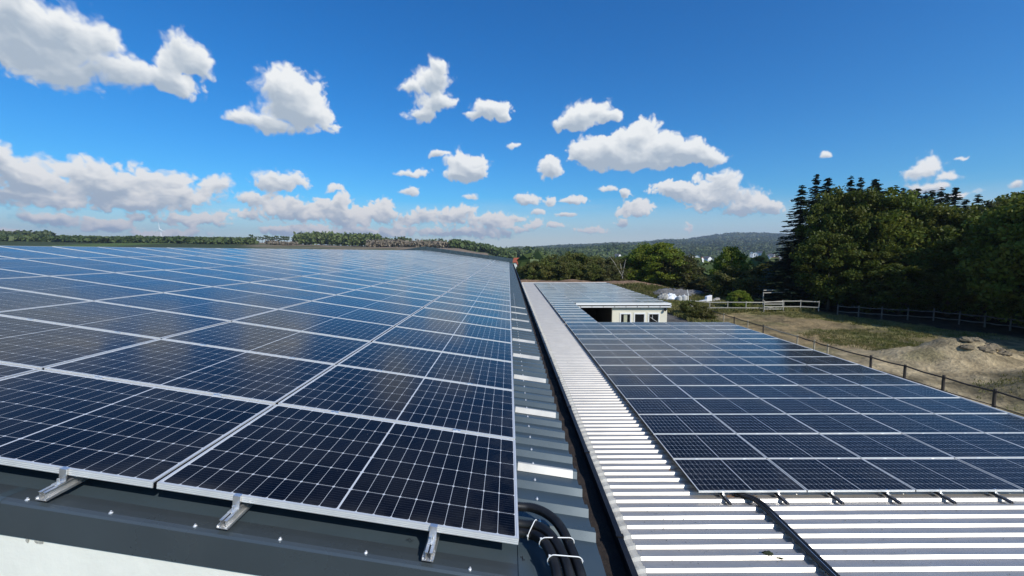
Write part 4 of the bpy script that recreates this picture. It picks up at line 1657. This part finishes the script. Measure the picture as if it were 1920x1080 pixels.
# low, spreading conifers in front of the left end
for (u, D, v, w, lab) in ((1478, 50, 452, 3.6, 'broad drooping conifer filling the left foot of the grove behind the white fence'), (1530, 52, 430, 3.2, 'drooping conifer in front of the tall spruces, right of the white hurdle')):
    x, y, h = at(u, D, v)
    tree('spruce', x, y, h, w, lab, 'spruce_tree')
brd = [(1556, 50, 366, 3.2), (1605, 49, 356, 3.6), (1560, 47, 440, 3.0), (1655, 48, 364, 3.8), (1705, 47, 380, 3.6), (1750, 46, 384, 3.8), (1800, 45, 396, 3.6), (1850, 44, 402, 3.6), (1895, 43, 392, 3.8), (1640, 45, 470, 3.2),
       (1945, 41, 372, 3.8), (1700, 43.5, 480, 3.2), (1790, 42, 455, 3.2), (1860, 39.5, 450, 3.2), (1925, 37, 420, 3.4), (2000, 37, 370, 4.0), (2080, 34, 352, 4.0), (1975, 34, 430, 3.4), (2180, 31, 330, 4.0), (2300, 28, 300, 4.0), (2060, 40, 360, 4.0), (2160, 37, 350, 4.0), (2460, 25, 270, 4.0), (2650, 22.5, 250, 4.0), (3000, 18.5, 180, 4.0), (3300, 15.5, 120, 4.0), (3900, 13, 60, 4.0)]
for k, (u, D, v, w) in enumerate(brd):
    x, y, h = at(u, D, v)
    tree('broad', x, y, h, w, f'broadleaf tree at the front of the right-hand grove, {ordn(k + 1)} from its left end', 'broadleaf_tree', 'tree', 'broadleaf trees of the right-hand grove')
for k, (x, y, h) in enumerate(((42.6, 31.0, 12.0), (43.8, 27.5, 13), (45.2, 23.5, 13.5), (46.5, 19.5, 14), (47.8, 15.5, 14.5), (49.0, 11, 15), (50.5, 6.5, 15), (46.5, 35, 12))):
    tree('broad', x, y, h, 4.0, f'broadleaf tree at the right edge of the grove, {ordn(k + 1)} of the line coming nearer', 'broadleaf_tree', 'tree', 'broadleaf trees of the right-hand grove')
# tall poplar-like trees behind right
for k, (u, D, v) in enumerate(((1880, 62, 372), (1915, 60, 374), (1860, 70, 380))):
    x, y, h = at(u, D, v)
    tree('olive', x, y, h, 4.2, 'pale loose-crowned tree behind the right end of the grove, ' + ['left', 'right', 'rear'][k] + ' one', 'broadleaf_tree')

# middle: hedge trees behind the berm
hed = [(985, 84, 497), (1003, 80, 490), (1022, 78, 486), (1045, 80, 478), (1072, 82, 474), (1095, 80, 477), (1118, 82, 480), (1140, 78, 484), (1160, 80, 482), (1185, 84, 488), (1060, 76, 492), (1110, 75, 492), (1150, 74, 496), (1310, 74, 514), (1335, 70, 520), (1420, 66, 500), (1445, 60, 492), (1460, 55, 505), (1400, 74, 505)]
for k, (u, D, v) in enumerate(hed):
    x, y, h = at(u, D, v)
    tree('hedge' if k not in (7, 8, 12, 14) else 'olive', x, y, max(h, 2.2), None if h > 4 else 2.8, f'dark bushy tree in the hedge behind the earth bank, {ordn(k + 1)} from the left' if k < 13 else f'low shrubby tree between the round green tree and the grove, {ordn(k - 12)} from the left', 'hedge_tree', 'tree', 'hedge trees behind the bank')
x, y, h = at(1232, 78, 455); tree('bright', x, y, h, 5.0, 'large round bright green tree, the biggest in the hedge behind the bank', 'round_tree', 'tree')
x, y, h = at(1275, 76, 476); tree('olive', x, y, h, 3.6, 'lower olive green tree leaning against the right side of the big round tree', 'round_tree', 'tree')
x, y, h = at(1205, 80, 462); tree('bright', x, y, h, 3.2, 'narrower green tree merged into the left side of the big round tree', 'round_tree', 'tree')
x, y, h = at(1371, 60, 466); tree('bright', x, y, h, 2.3, 'slender bright green tree standing alone left of the grove', 'young_tree', 'tree')
x, y, h = at(1378, 57, 500); tree('hedge', x, y, h, 2.8, 'dark bush at the foot of the slender green tree', 'bush', 'bush')
x, y, h = at(1389, 47.5, 546); tree('bright', x, y, h, 1.15, 'small yellow green bush behind the white fence', 'bush', 'bush')
x, y, h = at(1299, 43, 575); tree('hedge', x, y, 1.5, 1.1, 'low dark bush at the left end of the white fence', 'bush', 'bush')
x, y, h = at(1322, 40, 592); tree('hedge', x, y, 1.4, 1.2, 'low dark bush beside the dark rail, in front of the white fence', 'bush', 'bush')
# dead pale stem in the hedge
x, y = at(1168, 73)
r = empty('dead_tree', 'pale bare forked stem standing in front of the hedge', 'tree', (x, y, tz(x, y)))
m = MB()
b0 = Vector((x, y, tz(x, y)))
m.tube([b0, b0 + Vector((0, 0, 3.0)), b0 + Vector((-0.5, 0, 5.0))], [0.09, 0.07, 0.03], 6)
m.tube([b0 + Vector((0, 0, 2.6)), b0 + Vector((-1.6, 0, 5.2)), b0 + Vector((-2.4, 0, 6.2))], [0.06, 0.04, 0.02], 6)
m.tube([b0 + Vector((0, 0, 3.0)), b0 + Vector((0.5, 0, 5.6))], [0.08, 0.02], 6)
m.build('trunk', M_birch, r)

# ------------------------------------------------------------------ grass and weeds
def tufts(name, pts, hgt, mat, label, seed, wid=0.012, per=7):
    g = np.random.default_rng(seed)
    P = np.repeat(np.array(pts), per, axis=0)
    n = len(P)
    P = P + np.stack([g.normal(size=n) * 0.12, g.normal(size=n) * 0.12, np.zeros(n)], 1)
    h = hgt * g.uniform(0.4, 1.2, size=(n, 1))
    lean = g.normal(size=(n, 3)) * 0.35
    lean[:, 2] = 1
    V = lean * h / 2
    a = g.uniform(0, 6.28, size=n)
    U = np.stack([np.cos(a), np.sin(a), 0 * a], 1) * (wid + h * 0.06)
    P = P + V * 0.85
    me = leaf_mesh(name, P, U, V, g.random(n), mat)
    o = link(name, me)
    tag(o, label, 'grass', kind='stuff')


g = np.random.default_rng(5)


def field(n, x0, x1, y0, y1, test=None):
    x, y = g.uniform(x0, x1, n * 5), g.uniform(y0, y1, n * 5)
    k = np.ones(len(x), bool) if test is None else test(x, y)
    x, y = x[k][:n], y[k][:n]
    return np.stack([x, y, terrain(x, y)], 1)


def on_bank(x, y):
    cy = 63 - 0.10 * (x - 5)
    return (np.abs(y - cy) < 8) & (x > 13) & (y < cy - 2.2) & ~((x < 13) & (y < 55)) & (fbm(x / 9.0, y / 9.0, 5, 41) + (cy - y) * 0.02 + (x - 15) * 0.006 > 0.52)


tufts('tall_weeds', field(2600, 4, 34, 50, 68, on_bank), 0.42, M_grass, 'tall dry weeds on the earth bank', 3)
pp = np.concatenate([field(3400, 17.4, 40, 43.5, 56, lambda x, y: (x - 33.2) * 0.93 + (y - 42) * 0.37 < 1.0), field(1400, 17.2, 19.4, 24, 48)])
tufts('grass', pp, 0.38, M_grass, 'rough grass along the fences of the paddock', 4)
gx, gy = 34.6 + g.normal(size=160) * 0.9, 33.6 + g.normal(size=160) * 0.5
hx, hy = 27 + g.normal(size=500) * 2.2, 16.4 + g.normal(size=500) * 1.0
pp = np.concatenate([field(3200, 22, 42, 24, 43, lambda x, y: (fbm(x / 9.0, y / 9.0, 5, 41) + 0.25 * (fbm(x / 2.0, y / 2.0, 3, 61) - 0.5) + np.clip((x - 27) / 40, -.2, 0) > 0.46) & ((x - 33.2) * 0.93 + (y - 42) * 0.37 < 0.5)), np.stack([gx, gy, terrain(gx, gy)], 1), np.stack([hx, hy, terrain(hx, hy)], 1)])
tufts('grass_tufts', pp, 0.13, M_grass, 'thin grass tufts over the paddock sand', 6)

# ------------------------------------------------------------------ fences
def fence_post(m_parent, x, y, h, r, mat, name='post'):
    z = tz(x, y)
    m = MB()
    lx = rnd.uniform(-.02, .02)
    m.tube([(x, y, z - 0.2), (x + lx, y, z + h)], [r, r * 0.9], 8)
    return m.build(name, mat, m_parent)


df = empty('rail_fence', 'dark rail fence on weathered posts along the edge of the sandy paddock', 'fence', (19.2, 14, GZ))
dp = [(19.4, 42.2), (19.35, 38.4), (19.1, 34.8), (19.1, 33.05), (19.05, 31.0), (19.1, 29.0), (19.05, 25.2), (19.0, 23.6), (18.9, 22.4), (19.2, 19.75), (19.4, 18.05), (19.3, 16.15), (19.5, 14.35), (19.5, 12.0), (19.6, 9.6)]
for k, (x, y) in enumerate(dp):
    pale = k in (1, 2, 4, 6, 7, 8)
    fence_post(df, x, y, 1.12 + 0.06 * rnd.random(), 0.05 if k < 9 else 0.062, M_paleend if pale else M_darkwood)
for k in range(len(dp) - 1):
    if k in (4, 6): pass
    (x0, y0), (x1, y1) = dp[k], dp[k + 1]
    m = MB()
    z0, z1 = tz(x0, y0), tz(x1, y1)
    m.tube([(x0, y0, z0 + 1.06), ((x0 + x1) / 2, (y0 + y1) / 2, (z0 + z1) / 2 + 1.02), (x1, y1, z1 + 1.05)], 0.036, 8)
    m.build('rail', M_darkwood if k not in (5,) else M_paleend, df)
    if k > 7:
        m = MB()
        m.tube([(x0, y0, z0 + 0.45), (x1, y1, z1 + 0.47)], 0.022, 6)
        m.build('rail', M_darkwood, df)

wf = empty('white_fence', 'pale two-rail paddock fence running in front of the bushes', 'fence', (26, 44, GZ))
wp = [(1298, 47.0), (1335, 46.6), (1369, 46.2), (1404, 45.6), (1438, 45.8), (1474, 46.2), (1508, 46.0), (1543, 45.4)]
wq = []
for (u, D) in wp:
    x, y = at(u, D)
    wq.append((x, y))
    fence_post(wf, x, y, 1.15, 0.05, M_fencewood)
for (x0, y0), (x1, y1) in zip(wq[:-1], wq[1:]):
    z0, z1 = tz(x0, y0), tz(x1, y1)
    for h in (0.42, 1.04):
        m = MB()
        m.box((0, -0.02, -0.045), (1, 0.02, 0.045), lambda a, b, c, x0=x0, y0=y0, x1=x1, y1=y1, z0=z0, z1=z1, h=h: Vector((x0 + (x1 - x0) * a, y0 + (y1 - y0) * a + b - 0.06, z0 + (z1 - z0) * a + h + c)))
        m.build('rail', M_fencewood, wf)
gt = empty('field_gate', 'white wooden hurdle gate of close rails in the pale fence', 'gate', (*at(1455, 45.4), GZ))
x0, y0 = at(1439, 45.3); x1, y1 = at(1474, 45.4)
m = MB()
for h in (0.30, 0.55, 0.85, 1.10):
    m.box((x0, y0 - 0.03, GZ + h), (x1, y0 + 0.03, GZ + h + 0.09))
m.build('gate_rail', M_fencewood, gt)
m = MB()
m.box((x0 - 0.05, y0 - 0.05, GZ), (x0 - 0.003, y0 + 0.05, GZ + 1.3)); m.box((x1 + 0.003, y0 - 0.05, GZ), (x1 + 0.05, y0 + 0.05, GZ + 1.3))
m.build('gate_post', M_fencewood, gt)
jf = empty('jump_frame', 'tall white rail frame standing behind the hurdle gate', 'frame', (*at(1460, 49), GZ))
x0, y0 = at(1436, 49); x1, y1 = at(1489, 49)
for h, e in ((1.75, 0), (2.05, -0.35)):
    m = MB(); m.tube([(x0, y0, GZ + h), (x1 + e, y1, GZ + h + 0.12)], 0.055, 8); m.build('rail', M_fencewood, jf)
for x in (x0, x1):
    m = MB(); m.tube([(x, y0, GZ - 0.1), (x, y0, GZ + 1.85)], 0.05, 8); m.build('post', M_fencewood, jf)
# shaded fence and rails inside the grove
sf = empty('wooden_fence', 'pale wooden fence in the deep shade under the grove at right', 'fence', (44, 36, GZ))
sp = [(1580, 46), (1620, 45), (1665, 44), (1715, 43), (1765, 42), (1815, 40.5), (1865, 39), (1915, 37.5), (1970, 36)]
sq = [at(u, D - 3.2) for u, D in sp]
for (x, y) in sq: fence_post(sf, x, y, 1.2, 0.06, M_darkpale)
for (x0, y0), (x1, y1) in zip(sq[:-1], sq[1:]):
    for h in (0.45, 1.0):
        m = MB(); m.tube([(x0, y0, GZ + h), ((x0 + x1) / 2, (y0 + y1) / 2, GZ + h - 0.06), (x1, y1, GZ + h)], 0.045, 6); m.build('rail', M_darkpale, sf)

# ------------------------------------------------------------------ yard things
x, y = at(1261, 55)
lump('tarp_mound', (x, y, GZ - 0.1), 1.0, 0.9, 1.15, M_tarp, 'bright white plastic sheet pulled over a heap beyond the wing', 'tarpaulin', 11)
x, y = at(1247, 55)
lump('sand_heap', (x, y, GZ - 0.1), 0.9, 0.8, 1.15, simple('pale_grey_sand', (0.33, 0.32, 0.29), 0.95, 0, 0.2, 5, 0.4), 'pale grey conical heap left of the white plastic sheet', 'heap', 12)
x, y = at(1268, 57)
for k, (dx, dy, rx, h, lab) in enumerate(((0, 1.5, 3.6, 1.5, 'wide grey gravel heap behind the white plastic sheet'), (3.0, 2.5, 2.6, 1.2, 'smaller grey gravel heap at the right of the wide one'))):
    lump('gravel_heap', (x + dx, y + dy, GZ - 0.1), rx, 1.8, h, M_gravel, lab, 'gravel heap', 13 + k, seg=22)
x, y = at(1277, 54)
b = empty('plastic_barrel', 'white plastic container with a spout standing in the weeds', 'container', (x, y, GZ))
m = MB(); m.tube([(x, y, GZ), (x, y, GZ + 0.1), (x, y, GZ + 0.75), (x, y, GZ + 0.85)], [0.30, 0.36, 0.36, 0.2], 14); m.build('body', M_dull, b)
m = MB(); m.bar((x, y, GZ + 0.85), (x, y, GZ + 0.95), 0.09); m.build('lid', M_white, b)
x, y = at(1286, 54)
b = empty('plastic_barrel', 'second white plastic container, right of the one with the spout', 'container', (x, y, GZ))
m = MB(); m.tube([(x, y, GZ), (x, y, GZ + 0.1), (x, y, GZ + 0.85), (x, y, GZ + 0.95)], [0.33, 0.4, 0.4, 0.2], 14); m.build('body', M_dull, b)
m = MB(); m.bar((x, y, GZ + 0.95), (x, y, GZ + 1.05), 0.09); m.build('lid', M_white, b)
x, y = at(1294, 54)
tag(MB().tube([(x, y, GZ), (x - 0.05, y, GZ + 1.0), (x - 0.2, y, GZ + 1.7)], [0.06, 0.055, 0.04], 8).build('white_post', M_white), 'leaning white post beside the plastic containers', 'post')
for k, (u, D, L, lab) in enumerate(((1322, 53, 1.0, 'white slab of the rubble, left one'), (1332, 53, 0.7, 'white upright block in the rubble'), (1345, 54, 1.3, 'long pale plank lying in the rubble right of the block'))):
    x, y = at(u, D)
    a = 0.4 * k - 0.3
    m = MB()
    T_ = lambda p, q, r_, x=x, y=y, a=a: Vector((x + p * math.cos(a) - q * math.sin(a), y + p * math.sin(a) + q * math.cos(a), GZ + r_ + 0.25 * p))
    m.box((-L / 2, -0.25, 0.15), (L / 2, 0.25, 0.45 if k != 1 else 1.0), T_)
    m.box((-L / 2 + 0.1, -0.2, 0.0), (-L / 2 + 0.25, 0.2, 0.149), T_)
    o = m.build('rubble_block', M_fencewood if k == 2 else M_tarp, bevel=0.03)
    tag(o, lab, 'rubble')
# boulders and clods on the sand heaps
for k, (x, y, s) in enumerate(((28.0, 21.9, 0.42), (27.3, 21.5, 0.36), (28.7, 22.1, 0.34), (26.6, 21.8, 0.28), (27.7, 22.4, 0.40), (28.3, 21.4, 0.30), (26.9, 22.2, 0.30), (29.3, 22.4, 0.26), (31.0, 17.9, 0.36), (29.9, 17.2, 0.30), (30.5, 18.6, 0.34), (29.0, 18.2, 0.26))):
    lump('clod', (x, y, tz(x, y) - 0.06), s * 1.3, s, s * 0.75, simple('dark_clod', (0.17, 0.135, 0.085), 0.95, 0, 0.4, 8, 0.7) if k == 0 else bpy.data.materials['dark_clod'], f'dark earth clod on the sand heaps of the paddock, {ordn(k + 1)} counted from the farther heap', 'clod', 40 + k, 'clods on the sand heaps')

# ------------------------------------------------------------------ distance
def blob_mesh(name, pts, rad, hs, mat, seed, conif=0.0):
    """many small leafy crowns as one mesh: each crown a burst of quads"""
    g = np.random.default_rng(seed)
    pts = np.array(pts)
    n = len(pts)
    per = 26
    idx = np.repeat(np.arange(n), per)
    off = g.normal(size=(len(idx), 3))
    off /= np.linalg.norm(off, axis=1, keepdims=True)
    off *= g.random((len(idx), 1)) ** 0.4
    R = np.array(rad)[idx][:, None]
    Hh = np.array(hs)[idx]
    P = pts[idx].astype(float)
    con = (g.random(n) < conif)[idx]
    tt = (off[:, 2] + 1) / 2
    shr = np.where(con, (1 - tt) * 1.0 + 0.08, 1.0)
    P[:, 0] += off[:, 0] * R[:, 0] * shr
    P[:, 1] += off[:, 1] * R[:, 0] * shr
    P[:, 2] += Hh * (0.08 + 0.92 * tt)
    U, V = rand_frames(g, len(P), 1.0)
    sc = (R * np.where(con, 0.30, 0.42)[:, None])
    return leaf_mesh(name, P, U * sc, V * sc, (g.random(n)[idx] * 0.6 + 0.4 * g.random(len(P))), mat)


def scatter(n, umin, umax, dmin, dmax, r, h, test=None, seed=1):
    g = np.random.default_rng(seed)
    u = g.uniform(umin, umax, n * 4)
    D = dmin * (dmax / dmin) ** g.random(n * 4)
    x = CAM.x + (u - 954) / F_PX * D
    y = CAM.y + D
    keep = np.ones(len(x), bool) if test is None else test(x, y, u, D)
    x, y, D = x[keep][:n], y[keep][:n], D[keep][:n]
    z = terrain(x, y)
    rr = r * g.uniform(0.7, 1.4, len(x))
    return np.stack([x, y, z], 1), rr, h * g.uniform(0.7, 1.25, len(x))


def wood(name, n, umin, umax, dmin, dmax, r, h, label, mat=M_far, conif=0.2, test=None, seed=1):
    P, R, Hh = scatter(n, umin, umax, dmin, dmax, r, h, test, seed)
    me = blob_mesh(name, P, R, Hh, mat, seed + 100, conif)
    o = link(name, me)
    tag(o, label, 'woods', kind='stuff')


nz = lambda s, th, sc=120.0: (lambda x, y, u, D: fbm(x / sc, y / sc, 3, s) > th)
wood('wooded_valley', 2600, 1000, 1500, 110, 420, 3.6, 7, 'treetops filling the valley behind the hedge', test=None, seed=2)
wood('wooded_valley', 5200, 985, 1520, 420, 1250, 6.0, 11, 'dark woods on the far side of the village', test=nz(7, 0.47, 150.), seed=3)
wood('wooded_hill', 6500, 985, 1560, 1250, 2100, 9.0, 13, 'wooded middle ridge beyond the village', test=nz(8, 0.40, 260.), seed=4)
wood('wooded_hill', 9500, 960, 1640, 2200, 4000, 15.0, 16, 'wooded mountain along the horizon', test=nz(9, 0.44, 420.), seed=5)
wood('wooded_slope', 700, 846, 962, 430, 560, 3.6, 8.5, 'green wooded slope beyond the far end of the hall', seed=6, test=lambda x, y, u, D: D > 430 + (u - 846) * 0.1)
wood('wooded_slope', 160, 965, 1010, 560, 640, 4.0, 9, 'tree clumps above the green meadow', seed=16, test=nz(3, 0.42, 40.))
wood('wooded_horizon', 3400, -300, 480, 420, 620, 3.8, 5.0, 'low wood along the left horizon', seed=7, conif=0.05)
wood('wooded_horizon', 420, -300, 110, 520, 560, 4.2, 10.0, 'higher dark wood at the far left of the horizon', seed=17, conif=0.05)
wood('pine_wood', 420, 556, 716, 500, 560, 3.4, 14.0, 'dark pine wood standing on the bare hilltop', seed=8, conif=0.0)
wood('pine_wood', 90, 716, 772, 500, 540, 3.2, 10.5, 'second, lower part of the pine wood', seed=9)
wood('pine_wood', 70, 790, 838, 510, 540, 3.2, 9.5, 'last part of the pine wood toward the right', seed=19)
wood('dead_wood', 260, 690, 850, 440, 495, 2.6, 7.5, 'pale dead trees at the foot of the pine wood', mat=M_fardead, seed=10)
wood('dead_wood', 90, 505, 560, 440, 500, 2.2, 3.5, 'pale brushwood left of the pine wood', mat=M_fardead, seed=11)

# lone pines on the ridge, thin stems with small crowns
lone = [476, 484, 491, 497, 503, 508, 513, 517, 523, 528, 533, 538, 543]
gp = np.random.default_rng(12)
crl = broad_crown('crown', 200, 2.2, 4.5, 14, 22, 0.55, M_far, 0.0)
trm = MB().tube([(0, 0, -0.5), (0, 0, 5), (0.1, 0, 9)], [0.28, 0.22, 0.12], 6).mesh('trunk', M_bark)
for k, u in enumerate(lone):
    x, y = at(u, 480 + gp.uniform(-12, 12))
    hh = gp.uniform(0.75, 1.05)
    r = empty('lone_pine', f'thin-stemmed pine on the bare ridge left of the pine wood, {ordn(k + 1)} from the left', 'tree', (x, y, tz(x, y)), 'thin pines on the ridge')
    r.scale = (hh, hh, hh)
    a = bpy.data.objects.new('trunk', trm); C.objects.link(a); a.parent = r
    b = bpy.data.objects.new('crown', crl); C.objects.link(b); b.parent = r; b.location = (0, 0, 5.2)

# wind turbine
x, y = at(311, 1500)
z = tz(x, y)
hubz = CAM.z + (471.5 - 431) / F_PX * 1500
r = empty('wind_turbine', 'tiny white wind turbine on the left horizon', 'wind turbine', (x, y, z))
M_turb = simple('turbine_white', (0.8, 0.8, 0.8), 0.5, 0, 0.02, 1)
MB().tube([(x, y, z), (x, y, hubz)], [2.0, 1.1], 10).build('tower', M_turb, r)
MB().box((x - 1.5, y - 4, hubz - 1.5), (x + 1.5, y + 3, hubz + 1.5)).build('nacelle', M_turb, r)
for a in (95, 215, 335):
    a = math.radians(a)
    e = Vector((x + math.cos(a) * 24, y - 5, hubz + math.sin(a) * 24))
    MB().tube([(x, y - 5, hubz), e], [1.1, 0.4], 6).build('blade', M_turb, r)


# houses
def house(u, D, w, d, h, label, wallm, roofm, grp, rz=0.0, vbase=None):
    x, y = at(u, D)
    z = tz(x, y) if vbase is None else CAM.z + (471.5 - vbase) / F_PX * D
    r = empty('house', label, 'house', (x, y, z), grp, rz)
    zl = -6
    m = MB()
    m.box((-w / 2, -d / 2, zl), (w / 2, d / 2, h))
    m.poly([(-w / 2, -d / 2, h), (w / 2, -d / 2, h), (0, -d / 2, h + w * 0.36)])
    m.poly([(w / 2, d / 2, h), (-w / 2, d / 2, h), (0, d / 2, h + w * 0.36)])
    m.build('wall', wallm, r, ws=False)
    m = MB()
    o = 0.5
    k = w * 0.36
    m.box((0, -d / 2 - o, 0), (1, d / 2 + o, 0.25), lambda a, b, c: Vector((-(w / 2 + o) * a, b, h + k + 0.02 - (k + o * 0.72) * a + c)))
    m.box((0, -d / 2 - o, 0), (1, d / 2 + o, 0.25), lambda a, b, c: Vector(((w / 2 + o) * a, b, h + k + 0.02 - (k + o * 0.72) * a + c)))
    m.build('roof', roofm, r, ws=False)
    for q in (-0.25, 0.25):
        MB().box((w * q - 0.6, -d / 2 - 0.05, h * 0.35), (w * q + 0.6, -d / 2 - 0.004, h * 0.75)).build('window', M_housedark, r, ws=False)
    return r


house(987, 255, 7, 9, 4, 'brick red house with a red roof just beyond the far end of the hall', simple('red_brick', (0.30, 0.085, 0.05), 0.9), M_redroof, None, 0.9, 507)
house(976, 275, 7, 8, 4.5, 'house with a dark red roof left of the brick red one', M_housewhite, M_redroof, None, 1.3, 504)
house(995, 270, 6, 8, 3.5, 'small white house right of the brick red one', M_housewhite, M_greyroof, None, 0.5, 504)
vil = [(1158, 700, 490), (1292, 620, 497), (1308, 600, 494), (1313, 640, 496), (1327, 680, 497), (1342, 600, 500), (1349, 620, 502), (1331, 560, 508), (1393, 620, 505), (1401, 600, 506), (1403, 690, 501), (1418, 760, 487), (1427, 800, 485), (1441, 740, 492), (1448, 780, 489), (1455, 700, 497), (1306, 540, 513), (1410, 860, 483), (1462, 760, 494), (1270, 900, 478), (1180, 520, 505), (1355, 760, 493), (1380, 720, 495), (1372, 660, 505)]
for k, (u, D, v) in enumerate(vil):
    house(u, D, rnd.uniform(6, 10), rnd.uniform(8, 14), rnd.uniform(4, 7), f'small white village house among the trees, {ordn(k + 1)} of the scatter in the valley', M_housewhite, M_redroof if k % 6 == 3 else M_greyroof, 'white houses of the valley village', rnd.uniform(-.8, .8), v - 5)

# ------------------------------------------------------------------ air
def fn_haze():
    m = bpy.data.materials.new('haze')
    m.use_nodes = True
    N = NT(m.node_tree)
    m.node_tree.nodes.clear()
    out = N.new('ShaderNodeOutputMaterial')
    v = N.new('ShaderNodeVolumePrincipled')
    v.inputs['Color'].default_value = (0.72, 0.82, 1.0, 1)
    v.inputs['Density'].default_value = 0.00014
    v.inputs['Anisotropy'].default_value = 0.2
    N.l.new(v.outputs[0], out.inputs['Volume'])
    return m


HAZE = True
if HAZE:
    o = MB().box((-6500, -900, -120), (6500, 6400, 330)).build('haze', fn_haze())
    tag(o, kind='stuff')
scene.cycles.volume_bounces = 0
